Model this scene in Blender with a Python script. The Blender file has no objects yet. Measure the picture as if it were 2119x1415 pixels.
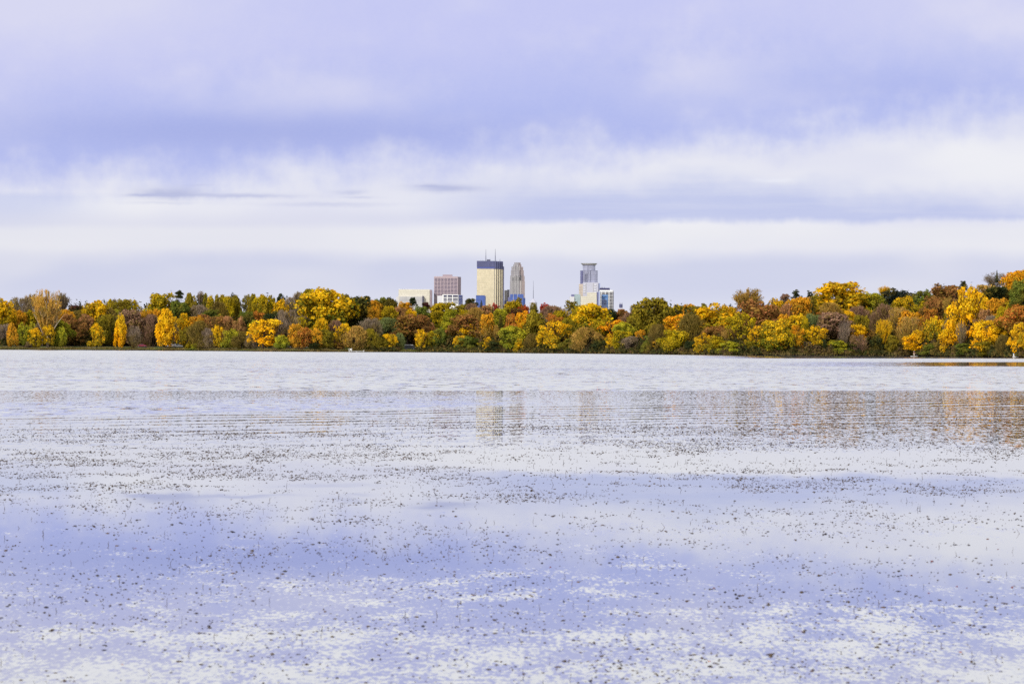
import bpy, math, random
import numpy as np
from mathutils import Matrix, Vector
random.seed(7)
C = bpy.context.scene.collection
sc = bpy.context.scene
R = math.radians

# ------------------------------------------------------------------ camera model
F = 6300.0          # focal length in photo pixels (photo is 2119 px wide)
H = 2.5             # eye height above the water
CX, CY = 1059.5, 717.8
TAN = 0.00623       # the camera was held a third of a degree off level
FH = F * H

def level(x, y):
    """photo pixel -> (sideways, downward) slopes in a level frame"""
    u, w = x - CX, y - CY
    return (u + w * TAN) / F, (w - u * TAN) / F

def water_point(x, y):
    a, d = level(x, y)
    D = H / d
    return a * D, D

def at(x, y, D):
    a, d = level(x, y)
    return Vector((a * D, D, H - d * D))

cam = bpy.data.cameras.new('camera')
cam.sensor_width = 36.0
cam.lens = F / 2119 * 36
cam.shift_y = (CY - 707.5) / 2119
cam.clip_start = 1.0
cam.clip_end = 60000
cam.dof.use_dof = True
cam.dof.focus_distance = 900
cam.dof.aperture_fstop = 6.5
co = bpy.data.objects.new('camera', cam)
C.objects.link(co)
co.matrix_world = Matrix.Translation((0, 0, H)) @ Matrix.Rotation(R(90), 4, 'X') @ Matrix.Rotation(math.atan(TAN), 4, 'Z')
sc.camera = co

sc.view_settings.view_transform = 'Standard'
sc.view_settings.look = 'None'
sc.view_settings.gamma = 1
sc.view_settings.exposure = 0.0
sc.cycles.max_bounces = 6
sc.cycles.diffuse_bounces = 1
sc.cycles.glossy_bounces = 3
sc.cycles.transmission_bounces = 2
sc.cycles.transparent_max_bounces = 4
sc.cycles.use_denoising = False
sc.cycles.sample_clamp_indirect = 4

def lin(rgb):
    o = []
    for c in rgb:
        c /= 255.0
        o.append(c / 12.92 if c <= 0.04045 else ((c + 0.055) / 1.055) ** 2.4)
    return tuple(o)

# ------------------------------------------------------------------ node helper
class V:
    """a scalar socket with arithmetic"""
    nt = None
    def __init__(s, sock): s.s = sock
    @staticmethod
    def m(op, *a):
        n = V.nt.nodes.new('ShaderNodeMath'); n.operation = op
        for i, x in enumerate(a):
            if isinstance(x, V): V.nt.links.new(x.s, n.inputs[i])
            else: n.inputs[i].default_value = float(x)
        return V(n.outputs[0])
    def __add__(s, o): return V.m('ADD', s, o)
    __radd__ = __add__
    def __sub__(s, o): return V.m('SUBTRACT', s, o)
    def __rsub__(s, o): return V.m('SUBTRACT', o, s)
    def __mul__(s, o): return V.m('MULTIPLY', s, o)
    __rmul__ = __mul__
    def __truediv__(s, o): return V.m('DIVIDE', s, o)
    def __rtruediv__(s, o): return V.m('DIVIDE', o, s)
def sstep(a, b, x):
    n = V.nt.nodes.new('ShaderNodeMapRange'); n.interpolation_type = 'SMOOTHSTEP'
    if isinstance(x, V): V.nt.links.new(x.s, n.inputs['Value'])
    for nm, val in (('From Min', a), ('From Max', b)):
        if isinstance(val, V): V.nt.links.new(val.s, n.inputs[nm])
        else: n.inputs[nm].default_value = val
    return V(n.outputs[0])
def band(a, b, c, d, x): return sstep(a, b, x) * (1 - sstep(c, d, x))
def vmin(a, b): return V.m('MINIMUM', a, b)
def vmax(a, b): return V.m('MAXIMUM', a, b)
def gauss(cx, cy, wx, wy, X, Y):
    dx = (X - cx) / wx; dy = (Y - cy) / wy
    return V.m('EXPONENT', (dx * dx + dy * dy) * -1)
def comb(x, y, z):
    n = V.nt.nodes.new('ShaderNodeCombineXYZ')
    for i, a in enumerate((x, y, z)):
        if isinstance(a, V): V.nt.links.new(a.s, n.inputs[i])
        else: n.inputs[i].default_value = a
    return n.outputs[0]
def noise(vec, scale=1.0, detail=2.0, rough=0.5, color=False):
    n = V.nt.nodes.new('ShaderNodeTexNoise'); n.noise_dimensions = '3D'
    n.inputs['Scale'].default_value = scale; n.inputs['Detail'].default_value = detail
    n.inputs['Roughness'].default_value = rough
    V.nt.links.new(vec, n.inputs['Vector'])
    if color:
        sp = V.nt.nodes.new('ShaderNodeSeparateColor'); V.nt.links.new(n.outputs['Color'], sp.inputs[0])
        return V(sp.outputs[0]), V(sp.outputs[1])
    return V(n.outputs['Fac'])
def cmix(f, a, b):
    n = V.nt.nodes.new('ShaderNodeMix'); n.data_type = 'RGBA'
    if isinstance(f, V): V.nt.links.new(f.s, n.inputs[0])
    else: n.inputs[0].default_value = f
    for i, c in ((6, a), (7, b)):
        if isinstance(c, tuple): n.inputs[i].default_value = (*c[:3], 1)
        else: V.nt.links.new(c, n.inputs[i])
    return n.outputs[2]

# ------------------------------------------------------------------ world: overcast autumn sky
SUN_EL, SUN_AZ = 34, 212      # behind the camera, over the left shoulder
def build_world():
    w = bpy.data.worlds.new('World'); sc.world = w; w.use_nodes = True
    nt = w.node_tree; nt.nodes.clear(); V.nt = nt
    out = nt.nodes.new('ShaderNodeOutputWorld')
    tc = nt.nodes.new('ShaderNodeTexCoord')
    sep = nt.nodes.new('ShaderNodeSeparateXYZ'); nt.links.new(tc.outputs['Generated'], sep.inputs[0])
    dx, dy, dz = V(sep.outputs[0]), V(sep.outputs[1]), V(sep.outputs[2])
    az = V.m('ARCTAN2', dx, dy); el = V.m('ARCSINE', dz)
    u = az * F
    Y = CY + u * TAN - el * F
    X = u + CX
    # softly warped coordinates
    w1 = noise(comb(X / 170, Y / 110, 0.0), 1, 3, .55)
    w2 = noise(comb(X / 48, Y / 60, 3.0), 1, 3, .6)
    w3 = noise(comb(X / 420, Y / 150, 7.0), 1, 2, .5)
    st = noise(comb(X / 26, Y / 190, 11.0), 1, 2, .5)
    hz = noise(comb(X / 300, Y / 14, 5.0), 1, 3, .6)
    yb = 372 - X * 0.030 - X * X * 0.000019
    d = Y - yb + (w1 - .5) * 110 + (w2 - .5) * 60 + (st - .5) * 12
    m1 = sstep(-58, 72, d)
    # upper lavender cloud deck
    blue = lin((177, 186, 240)); lav = lin((197, 200, 244)); pale = lin((216, 216, 243))
    up = sstep(20, 230, Y - (yb - 300) + (w3 - .5) * 160)
    col = cmix(up, lav, blue)
    lift = vmin(gauss(60, 0, 420, 120, X, Y) * 1.1 + gauss(2050, 30, 330, 110, X, Y) * .7
                + gauss(1440, 150, 170, 80, X + (w1 - .5) * 300, Y + (w2 - .5) * 120) * .5 + gauss(560, 185, 230, 50, X + (w1 - .5) * 300, Y + (w2 - .5) * 90) * .28
                + gauss(760, 200, 130, 45, X, Y) * .25 + gauss(20, 240, 90, 70, X, Y) * .3
                + sstep(.44, .72, w1 * .5 + w3 * .5) * .42 + (w2 - .5) * .34, 1.0)
    col = cmix(lift, col, pale)
    col = cmix(gauss(520, 275, 520, 42, X, Y) * .8, col, lin((162, 172, 230)))
    col = cmix(gauss(1850, 185, 230, 32, X, Y) * .45, col, lin((172, 181, 236)))
    # bright open band
    white = cmix(sstep(.35, .65, w3), lin((226, 227, 243)), lin((239, 239, 246)))
    col = cmix(m1, col, white)
    # grey-lavender bar on the right with a firm lower edge
    barb = (1 - sstep(449, 468, Y + (w1 - .5) * 24 + (w2 - .5) * 10 + (st - .5) * 8)) * sstep(345, 425, Y + (w1 - .5) * 90 - sstep(1500, 2100, X) * 38)
    bar = barb * sstep(760, 1130, X + (w3 - .5) * 300) * (sstep(.2, .62, hz) * .18 + .82)
    col = cmix(bar * .78, col, lin((180, 190, 235)))
    barl = band(398, 412, 436, 520, Y + (hz - .5) * 10) * (1 - sstep(60, 330, X + (w3 - .5) * 160))
    col = cmix(barl * .62, col, lin((194, 202, 238)))
    # lower haze layers
    low = sstep(425, 470, Y) * (1 - sstep(500, 900, X))
    col = cmix(low * .55, col, lin((216, 217, 236)))
    midl = sstep(425, 455, Y) * band(550, 760, 980, 1100, X) * (1 - sstep(455, 480, Y))
    col = cmix(midl * .35, col, lin((205, 208, 234)))
    bright = band(462, 482, 510, 540, Y + (w1 - .5) * 22)
    col = cmix(bright * .55, col, lin((236, 236, 242)))
    lowc = sstep(508, 552, Y + (w1 - .5) * 26)
    col = cmix(lowc, col, cmix(sstep(.38, .66, w3), lin((208, 212, 236)), lin((219, 221, 238))))
    col = cmix(sstep(585, 660, Y) * .6, col, lin((226, 228, 243)))
    # small dark flat clouds
    wx = X + (w2 - .5) * 60; wy = Y + (w2 - .5) * 9 + (hz - .5) * 7
    small = 0
    for cx, cy, sx, sy, k in ((352, 402, 66, 12, 1.0), (290, 407, 36, 4, .6), (500, 407, 110, 4.5, .75), (410, 385, 26, 2.5, .35),
                              (722, 398, 34, 5, .55), (742, 409, 30, 3, .45), (925, 390, 68, 7.5, 1.0), (885, 385, 40, 3, .5),
                              (680, 424, 120, 4, .4), (330, 422, 70, 2.5, .25)):
        small = gauss(cx, cy, sx, sy, wx, wy) * k + small
    col = cmix(vmin(small, 1.0), col, lin((186, 191, 226)))
    wisp = gauss(1600, 376, 40, 4, wx, wy)
    col = cmix(wisp * .6, col, lin((236, 238, 250)))
    # fine texture
    fine = noise(comb(X / 9, Y / 5, 2.0), 1, 2, .6)
    col = cmix((fine - .5) * .05 + .02, col, (1, 1, 1))
    # overhead, out of frame: bright even overcast
    over = 1 - sstep(-300, -10, Y)
    col = cmix(over, col, lin((239, 239, 241)))
    bg = nt.nodes.new('ShaderNodeBackground'); nt.links.new(col, bg.inputs[0]); bg.inputs[1].default_value = 1.0
    sky = nt.nodes.new('ShaderNodeTexSky'); sky.sky_type = 'NISHITA'; sky.sun_disc = False
    sky.sun_elevation = R(SUN_EL); sky.sun_rotation = R(SUN_AZ)
    bs = nt.nodes.new('ShaderNodeBackground'); nt.links.new(sky.outputs[0], bs.inputs[0]); bs.inputs[1].default_value = 0.1
    mx = nt.nodes.new('ShaderNodeMixShader'); mx.inputs[0].default_value = 0.95
    nt.links.new(bs.outputs[0], mx.inputs[1]); nt.links.new(bg.outputs[0], mx.inputs[2])
    nt.links.new(mx.outputs[0], out.inputs[0])
build_world()
sl = bpy.data.lights.new('sun', 'SUN'); sl.energy = 2.9; sl.angle = R(7); sl.color = (1, .95, .86)
so = bpy.data.objects.new('sun', sl); C.objects.link(so)
a = R(SUN_AZ)
sd = Vector((math.sin(a) * math.cos(R(SUN_EL)), math.cos(a) * math.cos(R(SUN_EL)), math.sin(R(SUN_EL))))
so.rotation_euler = sd.to_track_quat('Z', 'Y').to_euler()
so.location = (-40, -60, 80)

# ------------------------------------------------------------------ materials
def new_mat(name):
    m = bpy.data.materials.new(name); m.use_nodes = True
    m.node_tree.nodes.clear(); V.nt = m.node_tree
    return m, m.node_tree, m.node_tree.nodes.new('ShaderNodeOutputMaterial')
def plain(name, rgb, rough=.6, metal=0.0, spec=.4, var=.12, scale=1.0):
    """a paint or stone colour with slight weathering"""
    m, nt, out = new_mat(name)
    p = nt.nodes.new('ShaderNodeBsdfPrincipled')
    tc = nt.nodes.new('ShaderNodeTexCoord')
    n = noise(tc.outputs['Object'], scale, 4, .6)
    c = lin(rgb)
    nt.links.new(cmix(n, tuple(x * (1 - var) for x in c), tuple(min(1, x * (1 + var)) for x in c)), p.inputs['Base Color'])
    p.inputs['Roughness'].default_value = rough; p.inputs['Metallic'].default_value = metal
    p.inputs['Specular IOR Level'].default_value = spec
    nt.links.new(p.outputs[0], out.inputs[0])
    return m
def facade(name, rgb, line, px, pz, fx=.18, fz=.25, rough=.45, metal=0.0, amount=.6, blotch=.15):
    """panelled facade: joints every px metres sideways and every pz metres up"""
    m, nt, out = new_mat(name)
    p = nt.nodes.new('ShaderNodeBsdfPrincipled')
    tc = nt.nodes.new('ShaderNodeTexCoord'); sp = nt.nodes.new('ShaderNodeSeparateXYZ')
    nt.links.new(tc.outputs['Object'], sp.inputs[0])
    X = V(sp.outputs[0]) + V(sp.outputs[1]) * .73; Z = V(sp.outputs[2])
    gx = V.m('LESS_THAN', V.m('FRACT', X / px + 500), fx); gz = V.m('LESS_THAN', V.m('FRACT', Z / pz + 500), fz)
    g = vmax(gx, gz) if fx > 0 else gz
    cell = nt.nodes.new('ShaderNodeTexWhiteNoise'); cell.noise_dimensions = '3D'
    nt.links.new(comb(V.m('FLOOR', X / px), V.m('FLOOR', Z / pz), 0.0), cell.inputs['Vector'])
    c = lin(rgb)
    base = cmix(V(cell.outputs['Value']), tuple(x * (1 - blotch) for x in c), tuple(min(1, x * (1 + blotch)) for x in c))
    big = noise(tc.outputs['Object'], .03, 2)
    base = cmix(sstep(.35, .65, big) * .35, base, tuple(x * .86 for x in c))
    nt.links.new(cmix(g * amount, base, lin(line)), p.inputs['Base Color'])
    p.inputs['Roughness'].default_value = rough; p.inputs['Metallic'].default_value = metal
    nt.links.new(p.outputs[0], out.inputs[0])
    return m

def foliage_mat():
    m, nt, out = new_mat('foliage')
    oi = nt.nodes.new('ShaderNodeObjectInfo')
    at2 = nt.nodes.new('ShaderNodeAttribute'); at2.attribute_type = 'OBJECT'; at2.attribute_name = 'tint'
    tc = nt.nodes.new('ShaderNodeTexCoord')
    geo = nt.nodes.new('ShaderNodeNewGeometry')
    sp = nt.nodes.new('ShaderNodeSeparateXYZ'); nt.links.new(tc.outputs['Object'], sp.inputs[0])
    r = V(oi.outputs['Random']) * 30
    vec = comb(V(sp.outputs[0]) + r, V(sp.outputs[1]), V(sp.outputs[2]) - r)
    n = noise(vec, 2.6, 2, .6)
    isl = V(geo.outputs['Random Per Island'])
    f = sstep(.34, .66, n + (isl - .5) * .30 + (.5 - V(sp.outputs[2])) * .30)  # sunlit tops and olive bottoms put into leaf colour, besides real turning
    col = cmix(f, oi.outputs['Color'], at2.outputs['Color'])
    geo2 = nt.nodes.new('ShaderNodeVectorMath'); geo2.operation = 'SCALE'; geo2.inputs[3].default_value = .16; nt.links.new(geo.outputs['Position'], geo2.inputs[0])
    wn = noise(geo2.outputs[0], 1, 2, .6)
    col = cmix(sstep(.46, .66, wn + (isl - .5) * .2) * .50, col, lin((150, 126, 46)))
    hs = nt.nodes.new('ShaderNodeHueSaturation')
    nt.links.new((isl * .030 + .485).s, hs.inputs['Hue'])
    nt.links.new((V.m('FRACT', isl * 7.3) * .34 + .80).s, hs.inputs['Value'])
    hs.inputs['Saturation'].default_value = 1.0
    nt.links.new(col, hs.inputs['Color'])
    d = nt.nodes.new('ShaderNodeBsdfDiffuse'); t = nt.nodes.new('ShaderNodeBsdfTranslucent')
    nt.links.new(hs.outputs[0], d.inputs[0]); nt.links.new(hs.outputs[0], t.inputs[0])
    mx = nt.nodes.new('ShaderNodeMixShader'); mx.inputs[0].default_value = .28
    nt.links.new(d.outputs[0], mx.inputs[1]); nt.links.new(t.outputs[0], mx.inputs[2])
    nt.links.new(mx.outputs[0], out.inputs[0])
    return m
def mixed_leaf_mat(name, cols, big=.08):
    """leaf litter and undergrowth: a ramp of colours picked per leaf and per patch"""
    m, nt, out = new_mat(name)
    geo = nt.nodes.new('ShaderNodeNewGeometry')
    n = noise(geo.outputs['Position'], big, 3, .6)
    isl = V(geo.outputs['Random Per Island'])
    f = vmin(vmax((n - .5) * 1.9 + .5 + (isl - .5) * .35, 0), 1)
    cr = nt.nodes.new('ShaderNodeValToRGB')
    e = cr.color_ramp.elements
    while len(e) < len(cols): e.new(.5)
    for i, c in enumerate(cols):
        e[i].position = i / (len(cols) - 1); e[i].color = (*lin(c), 1)
    nt.links.new(f.s, cr.inputs[0])
    d = nt.nodes.new('ShaderNodeBsdfDiffuse'); nt.links.new(cr.outputs[0], d.inputs[0])
    nt.links.new(d.outputs[0], out.inputs[0])
    return m
def bark_mat(name, rgb):
    m, nt, out = new_mat(name)
    tc = nt.nodes.new('ShaderNodeTexCoord'); sp = nt.nodes.new('ShaderNodeSeparateXYZ')
    nt.links.new(tc.outputs['Object'], sp.inputs[0])
    n = noise(comb(V(sp.outputs[0]) * 60, V(sp.outputs[1]) * 60, V(sp.outputs[2]) * 12), 1, 3)
    c = lin(rgb)
    d = nt.nodes.new('ShaderNodeBsdfDiffuse')
    nt.links.new(cmix(n, tuple(x * .6 for x in c), tuple(x * 1.35 for x in c)), d.inputs[0])
    nt.links.new(d.outputs[0], out.inputs[0])
    return m
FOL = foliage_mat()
BARK = bark_mat('bark', (66, 54, 48)); BARKP = bark_mat('pale_bark', (176, 158, 140)); BARKG = bark_mat('grey_bark', (110, 100, 96))

def water_mat():
    m, nt, out = new_mat('lake_water')
    geo = nt.nodes.new('ShaderNodeNewGeometry')
    sp = nt.nodes.new('ShaderNodeSeparateXYZ'); nt.links.new(geo.outputs['Position'], sp.inputs[0])
    X = V(sp.outputs[0]); Y = vmax(V(sp.outputs[1]), 4.0)
    v = FH / Y; u = X * F / Y
    q = v + u * TAN                    # distance band, nearer = larger
    q2 = q + u * 0.0195                # front of the swell lies aslant
    wob = noise(comb(X / 9, Y / 16, 0.0), 1, 3, .6)
    big = noise(comb(X / 60, Y / 70, 4.0), 1, 2, .5)
    qq = q + (wob - .5) * 3.2
    right = sstep(150, 600, u); right2 = sstep(250, 950, u)
    # wind-roughened water
    rough = 1 - sstep(89.3, 91.0, qq)
    rough = rough * (1 - right * (1 - sstep(23.0, 25.2, q)) * .97)
    rough = rough * (1 - right2 * band(30.0, 32.0, 39.5, 41.5, qq) * .97)
    rough = rough * (1 - band(25.5, 27.5, 30.0, 33.0, qq) * (1 - right) * .30)
    rough = rough * (1 - band(43, 45, 47, 54, qq) * .35)
    rough = rough * (1 - band(67.5, 68.8, 69.6, 71.0, q + (wob - .5) * 5) * (1 - sstep(-700, -200, u)) * .6)
    # slack belt in front of the wind line, still dappled on the left
    belt = sstep(90, 91, qq) * (1 - sstep(121, 127, q2))
    g1, g2 = noise(comb(X / .7, Y / 1.3, 1.0), 1, 3, .6, color=True)
    dapple = belt * sstep(.46, .56, g1 * .7 + big * .3) * (1 - sstep(-650, 250, u)) * band(94, 100, 116, 127, q2)
    rough = vmin(rough + dapple * .6, 1.0)
    # long low swell beyond the weed bed
    s_amp = sstep(119, 131, q2) * (1 - sstep(146, 215, q2))
    ph = (Y * .72 - X * .69) / 3.1 + (wob - .5) * 1.6 + (big - .5) * 5
    swell = V.m('SINE', ph * 6.2832) + V.m('SINE', ph * 14.9 + 1.0) * .45
    fade = noise(comb(X / 14 + Y / 14, Y / 5, 9.0), 1, 2, .5)
    s_amp = s_amp * (sstep(.34, .62, fade) * .9 + .25)
    strip_amp = (1 - right) * .25 + 1
    f1, f2 = noise(comb(X / .85, Y / 1.7, 2.0), 1, 3, .65, color=True)
    k1, k2 = noise(comb(X / 6.0, Y / 7.0, 7.0), 1, 2, .6, color=True)
    b1, b2 = noise(comb(X / .10, Y / .45, 15.0), 1, 1, .5, color=True)
    c1, c2 = noise(comb(X / 2.0, Y / 7.0, 6.0), 1, 3, .6, color=True)
    ny = rough * (0.104 + (f2 - .5) * .85 + (k2 - .5) * .14 + (1 - sstep(9, 34, v)) * .06)
    ny = ny + belt * (1 - rough) * (.0046 + (b2 - .5) * (.040 + .035 * right) + (g2 - .5) * .010)
    ny = ny + sstep(121, 127, q2) * (1 - sstep(128, 200, q2)) * .0022
    ny = ny + s_amp * swell * .0062 + sstep(121, 127, q2) * (1 - sstep(180, 250, q2)) * ((b2 - .5) * (.020 + .030 * right) + (g2 - .5) * .005)
    lapR = right * (1 - sstep(60, 62, q)) * (1 - rough)
    ny = ny + lapR * (c2 - .5) * .004
    ny = ny + sstep(170, 230, q2) * ((c2 - .5) * .0022 + (g2 - .5) * .0012)
    nx = rough * (f1 - .5) * .02 + (c1 - .5) * .0012
    # dimpled patches over the weeds near the camera scatter the bright sky overhead
    pa = noise(comb(X / .055, Y / .17, 3.0), 1, 3, .7)
    pb = noise(comb(X / .62, Y / 1.5, 8.0), 1, 3, .6)
    pc = noise(comb(X / 3.2, Y / 5.0, 12.0), 1, 2, .5)
    cov = sstep(330, 720, q) * .108
    pv = pa * .50 + pb * .34 + pc * .16
    patch = sstep(.576, .634, pv + cov) * sstep(330, 400, q) * (sstep(.30, .62, g1) * .25 + .75)
    h1, h2 = noise(comb(X / .03, Y / .1, 5.0), 1, 2, .6, color=True)
    ny = ny * (1 - patch) + patch * (.07 + (h2 - .5) * .12)
    nx = nx * (1 - patch) + patch * (h1 - .5) * .25
    nrm = nt.nodes.new('ShaderNodeVectorMath'); nrm.operation = 'NORMALIZE'
    nt.links.new(comb(nx, ny * -1, 1.0), nrm.inputs[0])
    gl = nt.nodes.new('ShaderNodeBsdfGlossy'); gl.inputs['Roughness'].default_value = 0.0
    gl.inputs['Color'].default_value = (.935, .937, .945, 1)
    nt.links.new(nrm.outputs[0], gl.inputs['Normal'])
    df = nt.nodes.new('ShaderNodeBsdfDiffuse'); df.inputs[0].default_value = (.15, .17, .27, 1)
    mx = nt.nodes.new('ShaderNodeMixShader')
    nt.links.new(((1 - sstep(140, 720, v)) * .23 + patch * .24 + .69).s, mx.inputs[0])
    nt.links.new(df.outputs[0], mx.inputs[1]); nt.links.new(gl.outputs[0], mx.inputs[2])
    nt.links.new(mx.outputs[0], out.inputs[0])
    return m

# ------------------------------------------------------------------ object helpers
def put(name, me, parent=None, loc=None):
    o = bpy.data.objects.new(name, me); C.objects.link(o)
    if parent: o.parent = parent
    if loc is not None: o.location = loc
    return o
def tag(o, label, cat=None, group=None, kind=None):
    if label: o['label'] = label
    if cat: o['category'] = cat
    if group: o['group'] = group
    if kind: o['kind'] = kind
    return o
def empty(name, loc, rz=0):
    o = bpy.data.objects.new(name, None); C.objects.link(o)
    o.empty_display_size = .5; o.location = loc; o.rotation_euler = (0, 0, rz)
    return o
def mesh(name, vs, fs, mat=None, smooth=False):
    me = bpy.data.meshes.new(name); me.from_pydata([tuple(v) for v in vs], [], fs)
    if mat: me.materials.append(mat)
    if smooth:
        for p in me.polygons: p.use_smooth = True
    me.update(); return me
def quads_mesh(name, P, mat):
    """P: (n,4,3) array of separate quads"""
    n = len(P); me = bpy.data.meshes.new(name)
    me.vertices.add(n * 4); me.vertices.foreach_set('co', P.astype(np.float32).ravel())
    me.loops.add(n * 4); me.loops.foreach_set('vertex_index', np.arange(n * 4, dtype=np.int32))
    me.polygons.add(n); me.polygons.foreach_set('loop_start', np.arange(0, n * 4, 4, dtype=np.int32))
    me.polygons.foreach_set('loop_total', np.full(n, 4, dtype=np.int32))
    me.materials.append(mat); me.update(calc_edges=True); me.validate(); return me
class MB:
    def __init__(s): s.v = []; s.f = []
    def poly(s, pts, faces):
        b = len(s.v); s.v += [tuple(p) for p in pts]; s.f += [tuple(b + i for i in f) for f in faces]
    def box(s, x0, x1, y0, y1, z0, z1):
        s.poly([(x0, y0, z0), (x1, y0, z0), (x1, y1, z0), (x0, y1, z0), (x0, y0, z1), (x1, y0, z1), (x1, y1, z1), (x0, y1, z1)],
               [(0, 3, 2, 1), (4, 5, 6, 7), (0, 1, 5, 4), (1, 2, 6, 5), (2, 3, 7, 6), (3, 0, 4, 7)])
    def prism(s, pts, z0, z1, top=None):
        n = len(pts); t = top or pts
        s.poly([(x, y, z0) for x, y in pts] + [(x, y, z1) for x, y in t],
               [tuple(range(n - 1, -1, -1)), tuple(range(n, 2 * n))] + [(i, (i + 1) % n, n + (i + 1) % n, n + i) for i in range(n)])
    def tube(s, pts, rad, n=6):
        base = len(s.v); k = len(pts); pts = [Vector(p) for p in pts]
        for i, p in enumerate(pts):
            d = (pts[min(i + 1, k - 1)] - pts[max(i - 1, 0)]).normalized()
            a = d.orthogonal().normalized(); b = d.cross(a)
            for j in range(n):
                t = 2 * math.pi * j / n
                s.v.append(tuple(p + (a * math.cos(t) + b * math.sin(t)) * rad[i]))
        for i in range(k - 1):
            for j in range(n):
                s.f.append((base + i * n + j, base + i * n + (j + 1) % n, base + (i + 1) * n + (j + 1) % n, base + (i + 1) * n + j))
        s.f.append(tuple(base + j for j in range(n - 1, -1, -1))); s.f.append(tuple(base + (k - 1) * n + j for j in range(n)))
    def build(s, name, mat, parent=None, loc=None, smooth=False):
        return put(name, mesh(name, s.v, s.f, mat, smooth), parent, loc)

# ------------------------------------------------------------------ terrain
SHX = [-1500, 0, 300, 600, 900, 1200, 1500, 1800, 1891, 2119, 3600]
SHY = [712.2, 723.5, 725, 727.4, 729, 731.6, 734.7, 736.3, 736.8, 740, 760]
SHD = []
for x, y in zip(SHX, SHY):
    u = x - CX; SHD.append(FH / ((y - CY) - u * TAN))
HX = [-1500, 0, 300, 600, 1000, 1300, 1500, 1735, 1950, 2119, 3600]
HZ = [10, 11, 12, 12, 9, 8, 11, 16, 19, 22, 26]
def shore(x): return float(np.interp(x, SHX, SHD))
def smooth01(t): t = min(1, max(0, t)); return t * t * (3 - 2 * t)
def ground_z(x, e):
    if e < 0: return -.05 + e * .12
    if e < 1.2: return -.05 + .75 * smooth01(e / 1.2)
    z = .7 + .9 * smooth01((e - 1.2) / 22)
    hh = float(np.interp(x, HX, HZ))
    z += (hh - 1.6) * smooth01((e - 26) / 175)
    if e > 600: z = z + (6 - z) * smooth01((e - 600) / 2500)
    return z
def place(x, e):
    """photo column x and metres behind the waterline -> world"""
    D = shore(x) + e
    return Vector(((x - CX) / F * D, D, ground_z(x, e)))

def build_ground():
    xs = np.linspace(-1500, 3600, 171)
    es = [-12, -3, -1, 0, .4, .8, 1.2, 2.5, 5, 9, 14, 20, 26, 34, 45, 60, 75, 90, 110, 130, 150, 175, 201, 260, 400, 600, 1000, 1800, 3100, 6000, 12000, 30000]
    vs = []
    for x in xs:
        for e in es:
            p = place(float(x), e); vs.append((p.x, p.y, p.z))
    n = len(es)
    fs = [(i * n + j, (i + 1) * n + j, (i + 1) * n + j + 1, i * n + j + 1) for i in range(len(xs) - 1) for j in range(n - 1)]
    m, nt, out = new_mat('park_ground')
    geo = nt.nodes.new('ShaderNodeNewGeometry')
    sp = nt.nodes.new('ShaderNodeSeparateXYZ'); nt.links.new(geo.outputs['Position'], sp.inputs[0])
    Z = V(sp.outputs[2])
    n1 = noise(geo.outputs['Position'], .06, 4, .6); n2 = noise(geo.outputs['Position'], 1.2, 3, .6)
    dry = cmix(n2, lin((92, 80, 44)), lin((140, 122, 74)))
    grass = cmix(n2, lin((58, 78, 30)), lin((84, 104, 42)))
    c = cmix(sstep(.42, .58, n1), dry, grass)
    c = cmix(1 - sstep(.35, .6, Z + (n2 - .5) * .15), c, lin((30, 24, 18)))   # bare bank soil, near black to paint in the undercut's shadow
    d = nt.nodes.new('ShaderNodeBsdfDiffuse'); nt.links.new(c, d.inputs[0]); nt.links.new(d.outputs[0], out.inputs[0])
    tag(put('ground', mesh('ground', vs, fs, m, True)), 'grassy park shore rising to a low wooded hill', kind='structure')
    # water
    W = water_mat()
    tag(put('lake_water', mesh('lake_water', [(-1500, -60, 0), (1500, -60, 0), (1500, 2200, 0), (-1500, 2200, 0)], [(0, 1, 2, 3)], W)),
        'calm grey lake with wind ripples and cloud reflections', kind='structure')
    # paved path along the left shore
    for nm, e0, e1, x0, x1, col, lab in (('path', 8.5, 10.6, -400, 780, (176, 160, 138), 'pale paved path along the shore'),
                                    ('park_road', 19.5, 25.5, -400, 1000, (92, 90, 90), 'grey asphalt park road behind the shore trees')):
        vs = []; fs = []
        xx = np.linspace(x0, x1, 60)
        for x in xx:
            for k in range(4):
                e = e0 + (e1 - e0) * k / 3
                p = place(float(x), e); vs.append((p.x, p.y, p.z + .05))
        for i in range(len(xx) - 1):
            for k in range(3): fs.append((i * 4 + k, (i + 1) * 4 + k, (i + 1) * 4 + k + 1, i * 4 + k + 1))
        tag(put(nm, mesh(nm, vs, fs, plain(nm, col, .9, scale=.5), True)), lab, kind='structure')
build_ground()

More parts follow.
